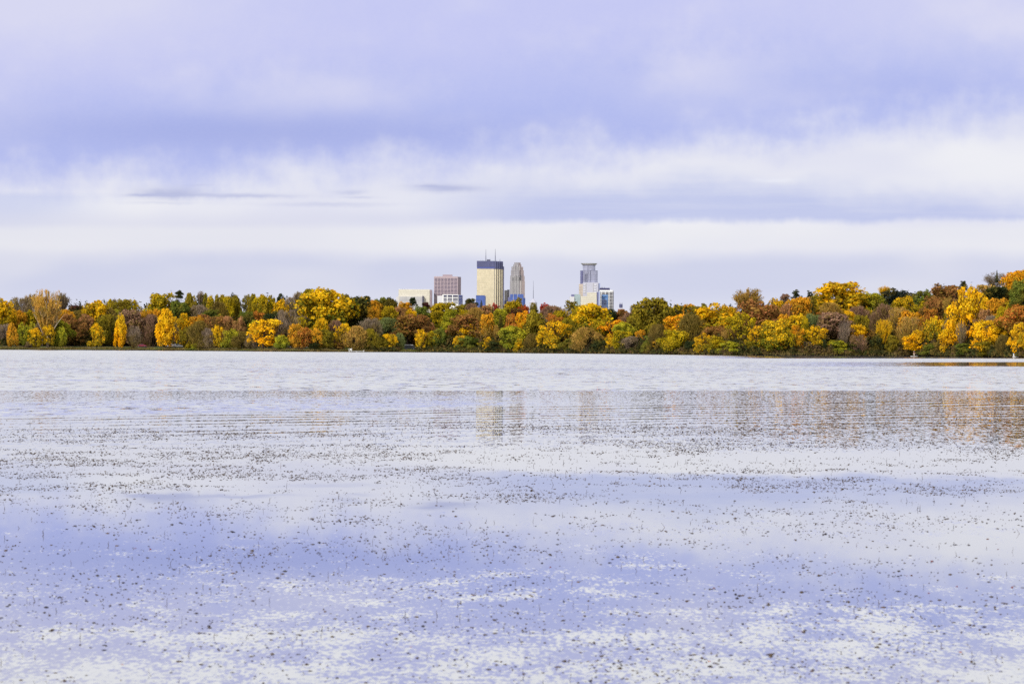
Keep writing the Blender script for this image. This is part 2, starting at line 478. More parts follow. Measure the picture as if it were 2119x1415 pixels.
# ------------------------------------------------------------------ crowns and trunks (unit size, shared)
def cards(ctr, nrm, sw, sh, rng, updir=None):
    n = len(ctr)
    nrm = nrm / (np.linalg.norm(nrm, axis=1, keepdims=True) + 1e-9)
    r = rng.normal(size=(n, 3)) if updir is None else updir
    a = np.cross(nrm, r); a /= (np.linalg.norm(a, axis=1, keepdims=True) + 1e-9)
    b = np.cross(nrm, a)
    a = a * (sw / 2)[:, None]; b = b * (sh / 2)[:, None]
    j = rng.uniform(.6, 1.25, size=(n, 4, 1))
    P = np.stack([-a - b, a - b, a + b, -a + b], 1) * j + ctr[:, None, :]
    return P
def envelope(kind):
    if kind == 'round': return lambda z: .5 * np.sqrt(np.clip(1 - ((z - .45) / .56) ** 2, 0, 1)) ** .85
    if kind == 'dome': return lambda z: .5 * np.clip(1 - z ** 2.6, 0, 1) ** .6 * np.clip(z / .2 + .45, 0, 1)
    if kind == 'oval': return lambda z: .5 * np.sin(np.pi * np.clip(z * .88 + .1, 0, 1) ** .9) ** .7
    if kind == 'spire': return lambda z: .5 * np.clip(1 - z, 0, 1) ** .55 * np.clip(z / .15 + .5, 0, 1)
    if kind == 'column': return lambda z: .5 * np.clip(1 - z ** 5, 0, 1) ** .7 * np.clip(z / .1 + .4, 0, 1)
    if kind == 'bush': return lambda z: .5 * np.clip(1 - z ** 2, 0, 1) ** .55
    if kind == 'vase': return lambda z: .5 * np.clip(z * 1.25 + .04, 0, 1) ** 1.1 * np.clip(1 - z ** 5, 0, 1) ** .6
def leafy(kind, seed, nclump=34, rc=(.09, .17), per=120, size=.042, gaps=.15, core=500, tips=0):
    rng = np.random.default_rng(seed); E = envelope(kind); out = []
    # lopsided lobes so that no crown is a clean solid
    lob = rng.uniform(.66, 1.15, 7); ph = rng.uniform(0, 6.28)
    def lobe(th): return np.interp(((th + ph) % 6.2832) / 6.2832 * 7, np.arange(8), np.append(lob, lob[0]))
    for k in range(nclump):
        z = rng.uniform(0.03, .95) ** .85 if kind != 'bush' else rng.uniform(.03, .9)
        th = rng.uniform(0, 6.2832)
        rad = E(np.array([z]))[0] * lobe(th)
        r = rad * rng.uniform(.42, 1.0)
        c = np.array([r * math.cos(th), r * math.sin(th), z])
        s = rng.uniform(*rc) * (.6 + .7 * rad / .5)
        n = int(per * (s / .13) ** 1.6); sx = rng.uniform(.8, 1.15); sz_ = rng.uniform(.6, 1.25)
        d = rng.normal(size=(n, 3)); d[:, 2] += .55; d /= np.linalg.norm(d, axis=1, keepdims=True)
        bump = 1 + .25 * np.sin(d[:, 0] * 7 + k) * np.sin(d[:, 1] * 6 + k * 2)
        p = c + d * (s * rng.uniform(.72, 1.08, n) * bump)[:, None] * np.array([sx, sx, sz_])
        nr = d + rng.normal(scale=.45, size=(n, 3))
        sz = size * rng.uniform(.55, 1.35, n)
        out.append(cards(p, nr, sz, sz * rng.uniform(.7, 1.3, n), rng))
    if core:
        z = rng.uniform(.05, .9, core); th = rng.uniform(0, 6.28, core)
        r = E(z) * .62 * np.sqrt(rng.uniform(0, 1, core))
        p = np.stack([r * np.cos(th), r * np.sin(th), z], 1)
        out.append(cards(p, rng.normal(size=(core, 3)), np.full(core, size * 1.7), np.full(core, size * 1.7), rng))
    if tips:
        z = rng.uniform(.3, .9, tips); th = rng.uniform(0, 6.28, tips)
        for i in range(tips):
            r = E(z[i:i + 1])[0] * rng.uniform(.3, .88)
            m = 14; t = rng.uniform(0, 1, m)
            p = np.stack([r * math.cos(th[i]) + rng.normal(scale=.012, size=m), r * math.sin(th[i]) + rng.normal(scale=.012, size=m),
                          z[i] - .04 + t * .10], 1)
            out.append(cards(p, rng.normal(size=(m, 3)), np.full(m, size * .6), np.full(m, size * .8), rng))
    P = np.concatenate(out)
    P[:, :, 2] = P[:, :, 2] / max(.9, P[:, :, 2].max())
    return P
def twiggy(kind, seed, n=3800, leaves=500, size=.03, wid=.0075):
    """a thin crown: fine upswept twigs with a few leaves left on them"""
    rng = np.random.default_rng(seed); E = envelope(kind)
    z = rng.uniform(.02, .98, n) ** .8; th = rng.uniform(0, 6.2832, n)
    # twigs bunch on a few dozen boughs
    nb = 46; bth = rng.uniform(0, 6.2832, nb); bz = rng.uniform(.1, .95, nb)
    k = rng.integers(0, nb, n); th = bth[k] + rng.normal(scale=.22, size=n); z = np.clip(bz[k] + rng.normal(scale=.09, size=n), .02, .90 + .05 * rng.random(n))
    bl = rng.uniform(.52, 1.18, nb); r = E(z) * (rng.uniform(.25, 1.0, n) ** .6 + (rng.random(n) < .16) * rng.uniform(0, .28, n)) * bl[k]; z = z * (.82 + .18 * bl[k])
    p = np.stack([r * np.cos(th), r * np.sin(th), z], 1)
    d = p - np.array([0, 0, -.25]); d /= np.linalg.norm(d, axis=1, keepdims=True)
    d += rng.normal(scale=.28, size=(n, 3))
    L = rng.uniform(.05, .13, n)
    nr = np.cross(d, rng.normal(size=(n, 3)))
    a = d / np.linalg.norm(d, axis=1, keepdims=True) * (L / 2)[:, None]
    b = np.cross(a, nr); b /= (np.linalg.norm(b, axis=1, keepdims=True) + 1e-9); b = b * (wid * rng.uniform(.6, 1.3, n))[:, None]
    out = [np.stack([p - a - b, p - a + b, p + a + b * .4, p + a - b * .4], 1)]
    if leaves:
        k = rng.integers(0, n, leaves); q = p[k] + rng.normal(scale=.02, size=(leaves, 3))
        s = size * rng.uniform(.5, 1.2, leaves)
        out.append(cards(q, rng.normal(size=(leaves, 3)) + [0, -.3, .4], s, s, rng))
    P = np.concatenate(out); P[:, :, 2] = P[:, :, 2] / P[:, :, 2].max()
    return P
def fan(seed, n=4600, leaves=1500, size=.026, wid=.0065, spread=.55):
    # boughs fanning out of one fork, each ending in a spray of twigs
    rng = np.random.default_rng(seed); nb = 54
    an = spread * np.sqrt(rng.uniform(0, 1, nb)); th = rng.uniform(0, 6.2832, nb); ln = rng.uniform(.72, 1.0, nb) * (1.02 - .12 * (an / spread) ** 2)
    k = rng.integers(0, nb, n); t = rng.uniform(.12, 1, n) ** .62
    a = an[k] + rng.normal(scale=.05, size=n) * t * 1.3; h = th[k] + rng.normal(scale=.12, size=n) * t
    L = ln[k] * t
    d = np.stack([np.sin(a) * np.cos(h), np.sin(a) * np.sin(h), np.cos(a)], 1)
    p = d * L[:, None]; p[:, :2] *= .5 / math.sin(spread)
    dd = d + rng.normal(scale=.25, size=(n, 3)); dd /= np.linalg.norm(dd, axis=1, keepdims=True)
    nr = np.cross(dd, rng.normal(size=(n, 3)))
    A = dd * (rng.uniform(.04, .11, n) / 2)[:, None]
    b = np.cross(A, nr); b /= (np.linalg.norm(b, axis=1, keepdims=True) + 1e-9); b = b * (wid * rng.uniform(.6, 1.3, n))[:, None]
    out = [np.stack([p - A - b, p - A + b, p + A + b * .4, p + A - b * .4], 1)]
    if leaves:
        j = rng.integers(0, n, leaves * 2); j = j[t[j] > .5][:leaves]; q = p[j] + rng.normal(scale=.015, size=(len(j), 3)); s_ = size * rng.uniform(.5, 1.2, len(j))
        out.append(cards(q, rng.normal(size=(len(j), 3)) + [0, -.3, .4], s_, s_, rng))
    P = np.concatenate(out); P[:, :, 2] = P[:, :, 2] / P[:, :, 2].max()
    return P
def conifer(seed, n=3600):
    rng = np.random.default_rng(seed); out = []
    for lv in range(15):
        z0 = lv / 15; R0 = .5 * (1 - z0) ** .85 * rng.uniform(.85, 1.1)
        m = int(n / 15 * (1.25 - z0) * 1.2)
        arms = rng.integers(7, 11); k = rng.integers(0, arms, m)
        th = k / arms * 6.2832 + rng.normal(scale=.13, size=m) + lv
        t = rng.uniform(.05, 1, m) ** .7; L = R0 * (1 + .2 * np.sin(k * 5.1 + lv))
        r = L * t
        p = np.stack([r * np.cos(th), r * np.sin(th), z0 + .075 - t * .07 * (1.1 - z0) + rng.normal(scale=.008, size=m)], 1)
        nr = np.stack([np.cos(th) * .5, np.sin(th) * .5, np.ones(m)], 1) + rng.normal(scale=.5, size=(m, 3))
        s = .05 * rng.uniform(.5, 1.2, m)
        out.append(cards(p, nr, s, s * .8, rng))
    z = rng.uniform(.9, 1, 40); out.append(cards(np.stack([z * 0, z * 0, z], 1), rng.normal(size=(40, 3)), np.full(40, .03), np.full(40, .03), rng))
    P = np.concatenate(out); P[:, :, 2] = np.clip(P[:, :, 2], 0, 1.02)
    return P
def pine(seed):
    rng = np.random.default_rng(seed); out = []
    for k in range(34):
        z = rng.uniform(.05, .95); th = rng.uniform(0, 6.28); r = rng.uniform(.0, .34) * (1.15 - z * .45)
        c = np.array([r * math.cos(th), r * math.sin(th), z]); n = 170
        d = rng.normal(size=(n, 3)); d[:, 2] = np.abs(d[:, 2]) - .2; d /= np.linalg.norm(d, axis=1, keepdims=True)
        p = c + d * rng.uniform(.3, 1, n)[:, None] * np.array([.15, .15, .10])
        s = .032 * rng.uniform(.6, 1.3, n)
        out.append(cards(p, d + rng.normal(scale=.5, size=(n, 3)), s, s, rng))
    P = np.concatenate(out); P[:, :, 2] /= P[:, :, 2].max(); return P

CR = {}
def reg(key, fn, count):
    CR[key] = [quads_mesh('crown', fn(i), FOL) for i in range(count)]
reg('round', lambda i: leafy('round', 10 + i, 46, (.07, .17), 125, .037, tips=26), 7)
reg('dome', lambda i: leafy('dome', 30 + i, 50, (.06, .14), 125, .035, tips=16), 4)
reg('oval', lambda i: leafy('oval', 40 + i, 36, (.09, .15), 120, .042, tips=22), 4)
reg('spire', lambda i: leafy('spire', 50 + i, 30, (.09, .15), 125, .045, tips=16), 3)
reg('column', lambda i: leafy('column', 60 + i, 46, (.08, .17), 95, .05, core=260, tips=30), 3)
reg('airy', lambda i: leafy('round', 70 + i, 34, (.05, .13), 115, .034, core=90, tips=46), 6)
reg('bush', lambda i: leafy('bush', 80 + i, 36, (.09, .17), 115, .040), 4)
reg('soft', lambda i: twiggy('dome', 90 + i, 6000, 2400, .026, .0075), 4)
reg('twig', lambda i: twiggy('round', 100 + i, 4200, 900), 4)
reg('twigtall', lambda i: twiggy('dome', 110 + i, 3600, 500), 3)
reg('vase', lambda i: fan(120 + i, 5200, 1900), 3)
reg('bare', lambda i: fan(130 + i, 2000, 0, wid=.0055, spread=.75), 3)
reg('conifer', lambda i: conifer(140 + i), 3)
reg('pine', lambda i: pine(150 + i), 3)

def trunk(seed, start, fine=False, n=14):
    rng = random.Random(seed); mb = MB()
    lean = rng.uniform(-.03, .03)
    top = .97 if fine else .88
    pts = [(lean * t * 3 + .015 * math.sin(t * 5 + seed), .015 * math.cos(t * 4 + seed), t * top) for t in [0, .1, .25, .45, .65, .85, 1]]
    mb.tube(pts, [.034, .026, .022, .018, .013, .008, .002], 7)
    def axis(z):
        t = z / top; return Vector((lean * t * 3 + .015 * math.sin(t * 5 + seed), .015 * math.cos(t * 4 + seed), z))
    for k in range(n):
        z = start * .85 + (top - start * .85 - .08) * (k / n) ** .9
        th = k * 2.4 + rng.uniform(-.4, .4); L = (.42 if not fine else .46) * (1 - .55 * max(0, (z - start) / (1 - start))) * rng.uniform(.7, 1)
        rise = (1 - z) * rng.uniform(.35, .7)
        p0 = axis(z); d = Vector((math.cos(th), math.sin(th), 0))
        pts = [p0, p0 + d * L * .35 + Vector((0, 0, rise * .3)), p0 + d * L * .72 + Vector((0, 0, rise * .75)), p0 + d * L + Vector((0, 0, rise))]
        r0 = .013 * (1 - z * .5)
        mb.tube(pts, [r0, r0 * .7, r0 * .45, r0 * .15], 5)
        for j in range(4 if fine else 2):
            t = rng.uniform(.3, .85); q = pts[0].lerp(pts[3], t) + Vector((0, 0, rise * .05))
            a2 = th + rng.choice((-1, 1)) * rng.uniform(.4, .9); e2 = Vector((math.cos(a2), math.sin(a2), 0)) * L * rng.uniform(.25, .45)
            mb.tube([q, q + e2 * .5 + Vector((0, 0, rise * .2)), q + e2 + Vector((0, 0, rise * .45))], [r0 * .45, r0 * .3, r0 * .1], 4)
    me = mesh('trunk', mb.v, mb.f, BARK, True); return me
TR = {}
for si, st in enumerate((.12, .35, .6)):
    for fine in (False, True):
        for k in range(2):
            for mi, mat in enumerate((BARK, BARKG, BARKP)):
                if k == 0 or mi == 0:
                    src = trunk(200 + si * 10 + k + (5 if fine else 0), st, fine, 16 if fine else 12)
                    src.materials[0] = mat
                    TR[(si, fine, k, mi)] = src

PAL = {  # leaf colours: main, second
 'TY': ((204, 158, 66), (150, 124, 86)), 'Y': ((250, 196, 30), (168, 146, 36)), 'YB': ((255, 206, 34), (252, 176, 20)), 'O': ((238, 172, 44), (176, 132, 44)),
 'YG': ((204, 176, 32), (118, 112, 32)), 'L': ((190, 184, 48), (116, 124, 42)), 'OL': ((156, 140, 40), (94, 88, 34)),
 'G': ((120, 130, 52), (72, 82, 38)), 'DG': ((62, 72, 42), (40, 48, 32)), 'R': ((170, 120, 68), (116, 88, 50)),
 'RP': ((196, 144, 98), (146, 110, 70)), 'P': ((164, 128, 106), (120, 96, 76)), 'GR': ((156, 138, 120), (112, 96, 80)),
 'T': ((204, 164, 84), (140, 114, 60)), 'RED': ((206, 62, 46), (150, 70, 44)), 'M': ((98, 50, 54), (74, 48, 42)),
 'GG': ((124, 136, 84), (92, 102, 60)), 'YT': ((246, 200, 34), (96, 106, 34)), 'BD': ((46, 56, 52), (32, 38, 36)),
 'OY': ((255, 176, 34), (214, 164, 34)), 'RO': ((214, 138, 58), (156, 108, 52)), 'OLB': ((136, 116, 58), (92, 80, 44))}
CW = {'TY': 'tan gold', 'Y': 'golden yellow', 'YB': 'bright yellow', 'O': 'orange gold', 'YG': 'yellow green', 'L': 'lime green', 'OL': 'olive green',
      'G': 'mid green', 'DG': 'dark green', 'R': 'rust brown', 'RP': 'salmon brown', 'P': 'mauve brown', 'GR': 'grey brown',
      'T': 'tan gold', 'RED': 'red', 'M': 'dark maroon', 'GG': 'grey green', 'YT': 'yellow and green', 'BD': 'blue black',
      'OY': 'bright orange', 'RO': 'reddish orange', 'OLB': 'olive brown'}
KW = {'round': 'round tree', 'dome': 'domed tree', 'oval': 'upright tree', 'spire': 'pointed tree', 'column': 'columnar tree',
      'airy': 'open tree', 'bush': 'bush', 'soft': 'soft feathery tree', 'twig': 'twiggy tree', 'twigtall': 'tall twiggy tree',
      'vase': 'fan shaped tree', 'bare': 'leafless tree', 'conifer': 'spruce', 'pine': 'pine'}
NM = {'bush': 'shrub', 'conifer': 'spruce_tree', 'pine': 'pine_tree', 'bare': 'bare_tree', 'column': 'columnar_tree'}

# x top width crownheight row kind colour   (photo pixels; row 0 = waterline ... 4 = skyline)
TREES = """
5 614 36 48 2 oval Y;27 616 26 42 3 airy YG;47 612 42 40 3 twig GR;30 636 32 34 2 round O;62 640 30 32 2 round YG;8 668 30 50 1 twig GR
58 706 14 18 0 bush GR;73 704 16 20 0 bush YG;25 665 21 52 0 column O;48 664 24 30 1 airy L;66 664 18 34 1 oval L;75 676 26 44 0 airy Y;88 652 20 30 1 twig GR;118 660 38 34 1 round L
127 673 18 44 0 column L;133 638 30 32 2 round O;141 648 36 38 1 dome R;156 640 32 34 2 round OLB;160 630 46 26 4 round M;166 666 40 44 1 airy R
177 648 22 26 2 round RP;198 619 50 56 2 oval Y;221 617 26 36 3 airy YG;200 666 28 40 0 spire Y;213 650 24 44 1 oval OL;223 634 36 40 2 airy OLB
233 648 26 56 1 airy OL;244 637 18 24 2 round L;249 646 21 66 0 column YB;269 638 42 50 1 round P;255 617 32 36 3 round OL;274 617 24 30 3 airy YG
278 672 26 42 0 twig GR;297 642 24 34 1 round O;236 615 18 30 4 vase GR;292 640 20 36 2 round P
308 640 26 32 2 round O;326 638 18 26 2 oval O;317 648 36 58 1 soft P;345 636 33 78 0 oval YB;376 646 32 50 1 airy Y;361 665 24 40 0 bare GR
334 604 58 46 3 dome YG;371 599 28 34 4 pine DG;372 620 34 36 2 round G;393 604 24 46 3 oval OL;415 600 18 34 4 vase GR;424 605 16 34 4 oval OL
436 609 22 44 3 oval YG;449 607 20 44 3 oval OL;463 608 20 42 3 oval YG;483 603 18 34 4 airy DG;474 611 22 44 3 oval YG;490 609 22 44 3 oval OL
510 607 20 34 4 airy OL;522 606 20 42 3 oval OL;535 612 20 44 3 oval YG;548 607 28 46 3 oval YG;565 609 18 44 3 oval OL;583 606 24 34 4 airy DG
583 616 26 40 3 oval Y;410 628 46 36 2 soft GR;454 622 34 36 2 soft OLB;438 639 28 18 2 round G;408 650 24 24 1 round O;413 660 40 52 0 soft OLB
423 648 24 26 1 round R;441 650 38 38 1 airy R;457 647 26 30 1 airy OL;474 652 30 36 1 soft RP;497 652 20 32 1 round RP;447 670 22 34 0 airy Y
478 678 30 44 0 round L;468 666 22 30 1 airy YG;507 642 26 26 2 round G;516 648 26 32 1 round DG;534 642 26 26 2 round RO;565 642 32 34 2 round DG
546 658 62 60 0 airy YB;529 660 26 26 1 round L;500 683 34 38 0 soft OLB;582 692 22 30 0 oval L;592 638 36 64 1 twig GR;403 709 15 14 0 bush L
391 706 13 14 0 bush YG;421 711 9 12 0 bush L;387 672 26 24 0 airy OL;430 676 26 40 0 soft GR;599 612 18 30 3 twig GR;520 690 24 30 0 soft GR
671 593 84 74 2 round YT;646 595 42 44 3 round OL;617 601 30 50 3 twigtall GR;735 611 60 66 2 round DG;718 607 32 40 3 round OL;746 612 26 34 3 round YG
759 611 18 16 4 dome DG;787 613 28 34 3 round G;809 613 20 30 3 round DG;773 619 24 28 3 round O;772 631 20 28 2 round O;805 631 28 34 2 round YG
829 634 40 34 2 soft RP;838 622 30 26 3 round O;855 614 20 16 4 dome DG;883 624 16 14 4 round M;873 630 32 30 2 round G;850 639 20 20 2 round Y
843 648 48 32 1 dome R;877 649 34 28 1 dome R;887 662 38 36 1 dome RP;805 654 56 56 1 soft GG;768 655 34 38 1 twig GR;624 654 30 36 1 airy YG
613 668 26 48 0 round O;625 672 34 48 0 round RO;664 656 24 34 1 oval Y;657 676 30 42 0 airy O;674 680 32 40 0 round OL;692 659 28 34 1 soft P
708 667 34 52 0 airy Y;733 672 46 50 0 soft T;740 692 12 26 0 oval Y;768 677 32 42 0 soft OL;767 700 20 22 0 bush YG;808 689 28 36 0 airy Y
827 686 18 30 0 soft GG;862 668 36 34 1 airy R;872 680 28 40 0 airy Y;894 683 30 42 0 airy YG;650 708 22 20 0 bush DG;700 706 22 20 0 bush R
789 697 30 30 0 bush OL;755 640 26 28 2 airy OL;600 690 18 34 1 round DG;690 630 26 30 2 oval L;632 640 24 34 2 twig GR
918 624 62 34 3 dome YG;975 616 30 24 4 dome DG;979 625 30 28 3 soft P;996 620 9 14 4 conifer DG;954 628 24 22 3 round OL;932 638 24 24 2 round L
961 639 26 26 2 round YG;982 633 34 30 2 soft T;1005 628 28 28 3 round RP;1025 625 20 20 4 airy RED;1020 637 16 34 2 conifer DG;1036 650 18 28 1 conifer DG
961 649 60 32 1 dome R;992 638 26 28 2 round R;1008 646 22 32 1 oval O;1036 636 28 36 2 round L;1058 620 40 30 3 dome YG;1073 613 17 26 4 airy OL
1085 629 18 22 3 round RED;1066 636 30 22 2 dome M;1104 624 18 28 4 twig OL;1128 625 26 28 4 round RED;1143 629 52 36 3 soft P;1145 646 30 28 2 round RO
1083 641 24 66 1 oval OY;1104 639 36 80 1 oval OL;1063 647 30 36 1 round RO;1060 672 46 52 0 round L;1010 696 16 24 0 airy Y;1077 699 20 26 0 bush Y
921 663 22 28 1 oval L;908 675 28 46 0 round G;942 670 32 40 1 round YG;950 681 14 18 1 round OY;952 693 26 36 0 airy Y;971 693 36 36 0 bush G
974 669 44 42 1 airy Y;988 674 30 40 1 airy YG;1019 669 42 44 1 soft T;1039 675 18 26 1 round G;1027 702 40 28 0 bush DG;1127 656 36 44 1 soft GR
1149 661 52 54 0 airy Y;1176 657 30 40 1 soft OL;1122 682 24 34 0 airy Y;1130 704 36 26 0 bush DG;1176 700 38 30 0 bush G;1104 688 34 38 0 soft OLB
905 640 24 26 2 round YG;890 697 26 28 0 bush OL;1000 706 26 24 0 bush OL;1160 640 26 26 2 round YG;1048 706 22 22 0 bush OL
1221 623 80 62 2 dome YT;1183 619 30 34 3 airy OL;1201 630 30 34 2 round YG;1261 636 26 34 3 round DG;1264 660 70 46 1 airy OY;1288 638 38 34 3 dome R
1302 643 28 28 2 soft P;1310 628 20 26 4 bare GR;1353 613 64 72 2 oval OL;1217 675 56 52 0 soft T;1265 689 22 32 0 airy Y;1288 682 36 44 0 oval YG
1290 664 32 34 1 round L;1308 652 26 40 1 round OL;1245 702 42 30 0 bush DG;1310 694 46 42 0 soft GR;1327 681 18 26 1 round O;1343 693 26 38 0 bush G
1360 668 42 60 0 soft OLB;1384 694 30 40 0 bush DG;1402 648 66 54 1 dome OY;1432 645 52 62 1 soft OLB;1395 680 48 50 0 round YG;1407 628 42 34 3 round YG
1422 627 28 30 3 airy O;1478 625 78 68 2 round Y;1449 626 36 34 3 round OL;1480 692 38 40 0 bush YG;1485 672 40 40 1 round R;1453 687 38 44 0 airy Y
1240 655 30 34 1 round YG;1330 640 26 36 2 round YG;1198 690 28 40 0 soft OL;1432 704 32 28 0 bush DG
1547 594 78 58 4 vase T;1570 617 80 62 2 round R;1509 628 42 58 2 round Y;1534 643 44 58 1 airy YG;1508 672 26 40 1 soft T;1606 615 28 32 3 round Y
1626 607 24 20 4 dome P;1647 598 25 24 4 pine DG;1676 600 20 24 4 pine DG;1681 612 17 38 3 conifer DG;1656 612 46 46 2 round O;1634 626 40 34 2 soft RP
1735 581 96 56 3 dome Y;1702 602 42 44 3 round OL;1765 610 36 30 3 dome DG;1718 624 46 30 2 soft T;1721 633 50 26 2 dome RO;1687 647 52 38 1 soft GG
1723 644 62 36 1 round P;1648 647 42 38 1 round YT;1622 648 22 32 1 round O;1667 652 18 38 1 oval YG;1597 657 60 66 0 round YT;1650 671 36 58 0 airy OY
1632 678 28 44 0 airy YG;1687 671 42 50 0 airy Y;1726 676 44 40 1 soft P;1748 655 34 64 0 bare GR;1731 702 42 34 0 bush L;1514 704 38 32 0 bush L
1562 672 32 56 0 airy Y;1585 700 24 34 0 bush OL;1771 666 36 44 1 round YB;1774 629 46 44 2 soft P;1755 641 24 30 2 oval Y;1780 649 26 34 1 round OL
1805 604 36 36 3 round L;1774 690 32 46 0 twig P;1793 680 26 40 1 round R;1793 608 20 24 4 round YG;1555 704 26 28 0 bush OL;1700 700 26 34 0 bush DG
1760 706 30 30 0 bush DG;1611 704 22 30 0 airy O;1668 706 26 30 0 bush GR
1813 607 32 32 3 round G;1830 589 30 26 4 vase Y;1859 594 62 38 3 round BD;1908 597 36 34 3 round G;1962 585 64 38 3 round R;1994 580 18 18 4 dome DG
2061 561 70 34 4 bare GR;2063 559 11 22 4 conifer DG;2105 556 46 44 3 round OY;2110 574 36 44 2 round G;2038 587 46 38 3 airy T;2066 591 54 36 2 round DG
1870 610 36 34 2 round YT;1896 620 44 36 2 airy YG;1934 614 32 36 2 round R;2008 588 66 84 1 airy YB;1968 609 42 56 1 vase T;1828 626 48 46 2 soft P
1862 632 42 44 1 twig T;1887 640 42 38 1 round O;1926 636 32 32 1 dome RO;1828 658 42 56 0 vase Y;1887 652 52 52 0 twig T;1909 680 56 36 0 airy YB
1937 652 32 42 1 round YT;1963 652 34 54 1 bare GR;1968 678 42 58 0 airy YB;2000 709 46 32 0 bush G;1929 709 38 30 0 bush G;1867 702 42 36 0 bush OLB
2022 726 16 13 0 bush P;2049 704 58 36 0 bush OL;2049 660 58 58 0 airy YB;2108 665 44 66 0 airy YB;2067 615 46 40 2 round O;2080 632 30 34 1 round YG
2108 627 50 44 1 round RO;2111 612 36 30 2 round YG;2040 636 28 30 1 round RP;2074 650 32 34 1 airy YG;2053 650 26 30 1 twig GR;2033 652 30 40 1 round YB
2078 690 30 46 0 soft OLB;1845 690 28 44 0 bush OL;1947 700 28 38 0 bush OLB;1990 662 30 56 0 bare GR;1815 690 26 46 0 bush DG;2090 645 30 44 1 round Y
1985 620 30 40 2 round YG;2020 622 34 40 2 airy O;2145 560 50 50 3 round OY;2150 612 60 60 2 round YG;2150 665 60 66 0 airy Y;2190 570 60 60 2 round R;2200 650 60 80 0 round YT
130 604 34 44 3 vase GR;103 670 28 30 0 airy Y;62 606 36 44 3 vase T;-30 620 40 50 2 round YG;-28 660 36 56 0 airy O;-70 616 50 60 2 oval OL;-66 664 40 54 0 round R;-110 630 50 90 1 round YG
"""
ANCH = [(0, 'the left picture edge'), (98, 'the pale trunked cottonwood'), (198, 'the tall left yellow tree'),
 (249, 'the flame yellow columnar tree'), (293, 'the red parked car'), (367, 'the white parked car'), (413, 'the low brown domed tree'),
 (478, 'the lime waterside tree'), (546, 'the bushy golden tree'), (594, 'the dark parked car'), (671, 'the giant yellow topped tree'),
 (735, 'the dark green giant tree'), (762, 'the low white dock'), (805, 'the grey green willow'), (848, 'the white roofed van'), (878, 'the cream office block'),
 (923, 'the brown slab tower'), (965, 'the white office block'), (1012, 'the gold glass tower'), (1070, 'the stepped stone tower'), (1104, 'the pyramid roofed spire'),
 (1143, 'the mauve skyline tree'), (1221, 'the silver crowned tower'), (1257, 'the white banded block'), (1284, 'the small rooftop tank'),
 (1353, 'the lone tall olive tree'), (1402, 'the orange domed tree'), (1478, 'the wide golden tree'), (1547, 'the feathery pale treetop'),
 (1597, 'the lemon topped waterside tree'), (1681, 'the dark spruce'), (1735, 'the golden hilltop dome'), (1800, 'the hilltop lime tree'), (1859, 'the blue black oak'),
 (1891, 'the paddleboarder'), (1962, 'the rust hilltop tree'), (2008, 'the black trunked yellow tree'), (2061, 'the leafless hilltop tree'),
 (2103, 'the white box on shore')]
SPECIAL = {(249, 646): 'flame yellow narrow columnar tree standing alone at the left waterline', (198, 619): 'tall golden yellow upright tree left of the flame yellow columnar tree',
 (478, 678): 'single lime green round tree leaning over the left waterline', (546, 658): 'bushy bright golden tree with broken crown on the left waterline',
 (671, 593): 'giant round tree, yellow on top and green below, highest left of downtown', (735, 611): 'giant dark green tree right beside the giant yellow topped tree',
 (805, 654): 'soft grey green willow like tree behind the shore left of the van', (1143, 629): 'mauve brown soft tree on the skyline right of the pyramid roofed spire',
 (1353, 613): 'tall dense olive tree rising alone right of the downtown towers', (1402, 648): 'bright orange domed tree behind the shore, right of the tall olive tree',
 (1478, 625): 'wide golden yellow tree reaching the skyline right of the orange domed tree', (1547, 594): 'feathery pale fan shaped treetop standing above the ridge',
 (1597, 657): 'broad waterside tree, lemon yellow on top and green below, right of centre', (1681, 612): 'dark narrow spruce just left of the golden dome on the hill',
 (1735, 581): 'very broad golden domed tree crowning the hill on the right', (1805, 604): 'lime green round tree at the hilltop right of the golden dome',
 (1859, 594): 'blue black dense round oak on the hilltop', (1962, 585): 'broad rust brown round tree on the right hilltop',
 (2008, 588): 'tall bright yellow open tree with a black trunk, right side', (2061, 561): 'leafless grey branching tree on the highest hilltop at right',
 (2063, 559): 'tiny dark spruce tip amid the leafless tree on the right hilltop', (413, 660): 'low domed olive brown tree at the waterline right of the parked cars',
 (345, 636): 'tall bright yellow ragged tree just left of the white parked car', (2022, 726): 'tiny pinkish brown round bush right at the water below the black trunked tree',
 (1310, 628): 'small leafless tree sticking up right of the small rooftop tank'}
ROWW = ['at waterline', 'behind waterline', 'mid bank', 'below skyline', 'on skyline']
EOFF = [5, 27, 62, 108, 155]
ORD = ['first', 'second', 'third', 'fourth', 'fifth', 'sixth', 'seventh', 'eighth']

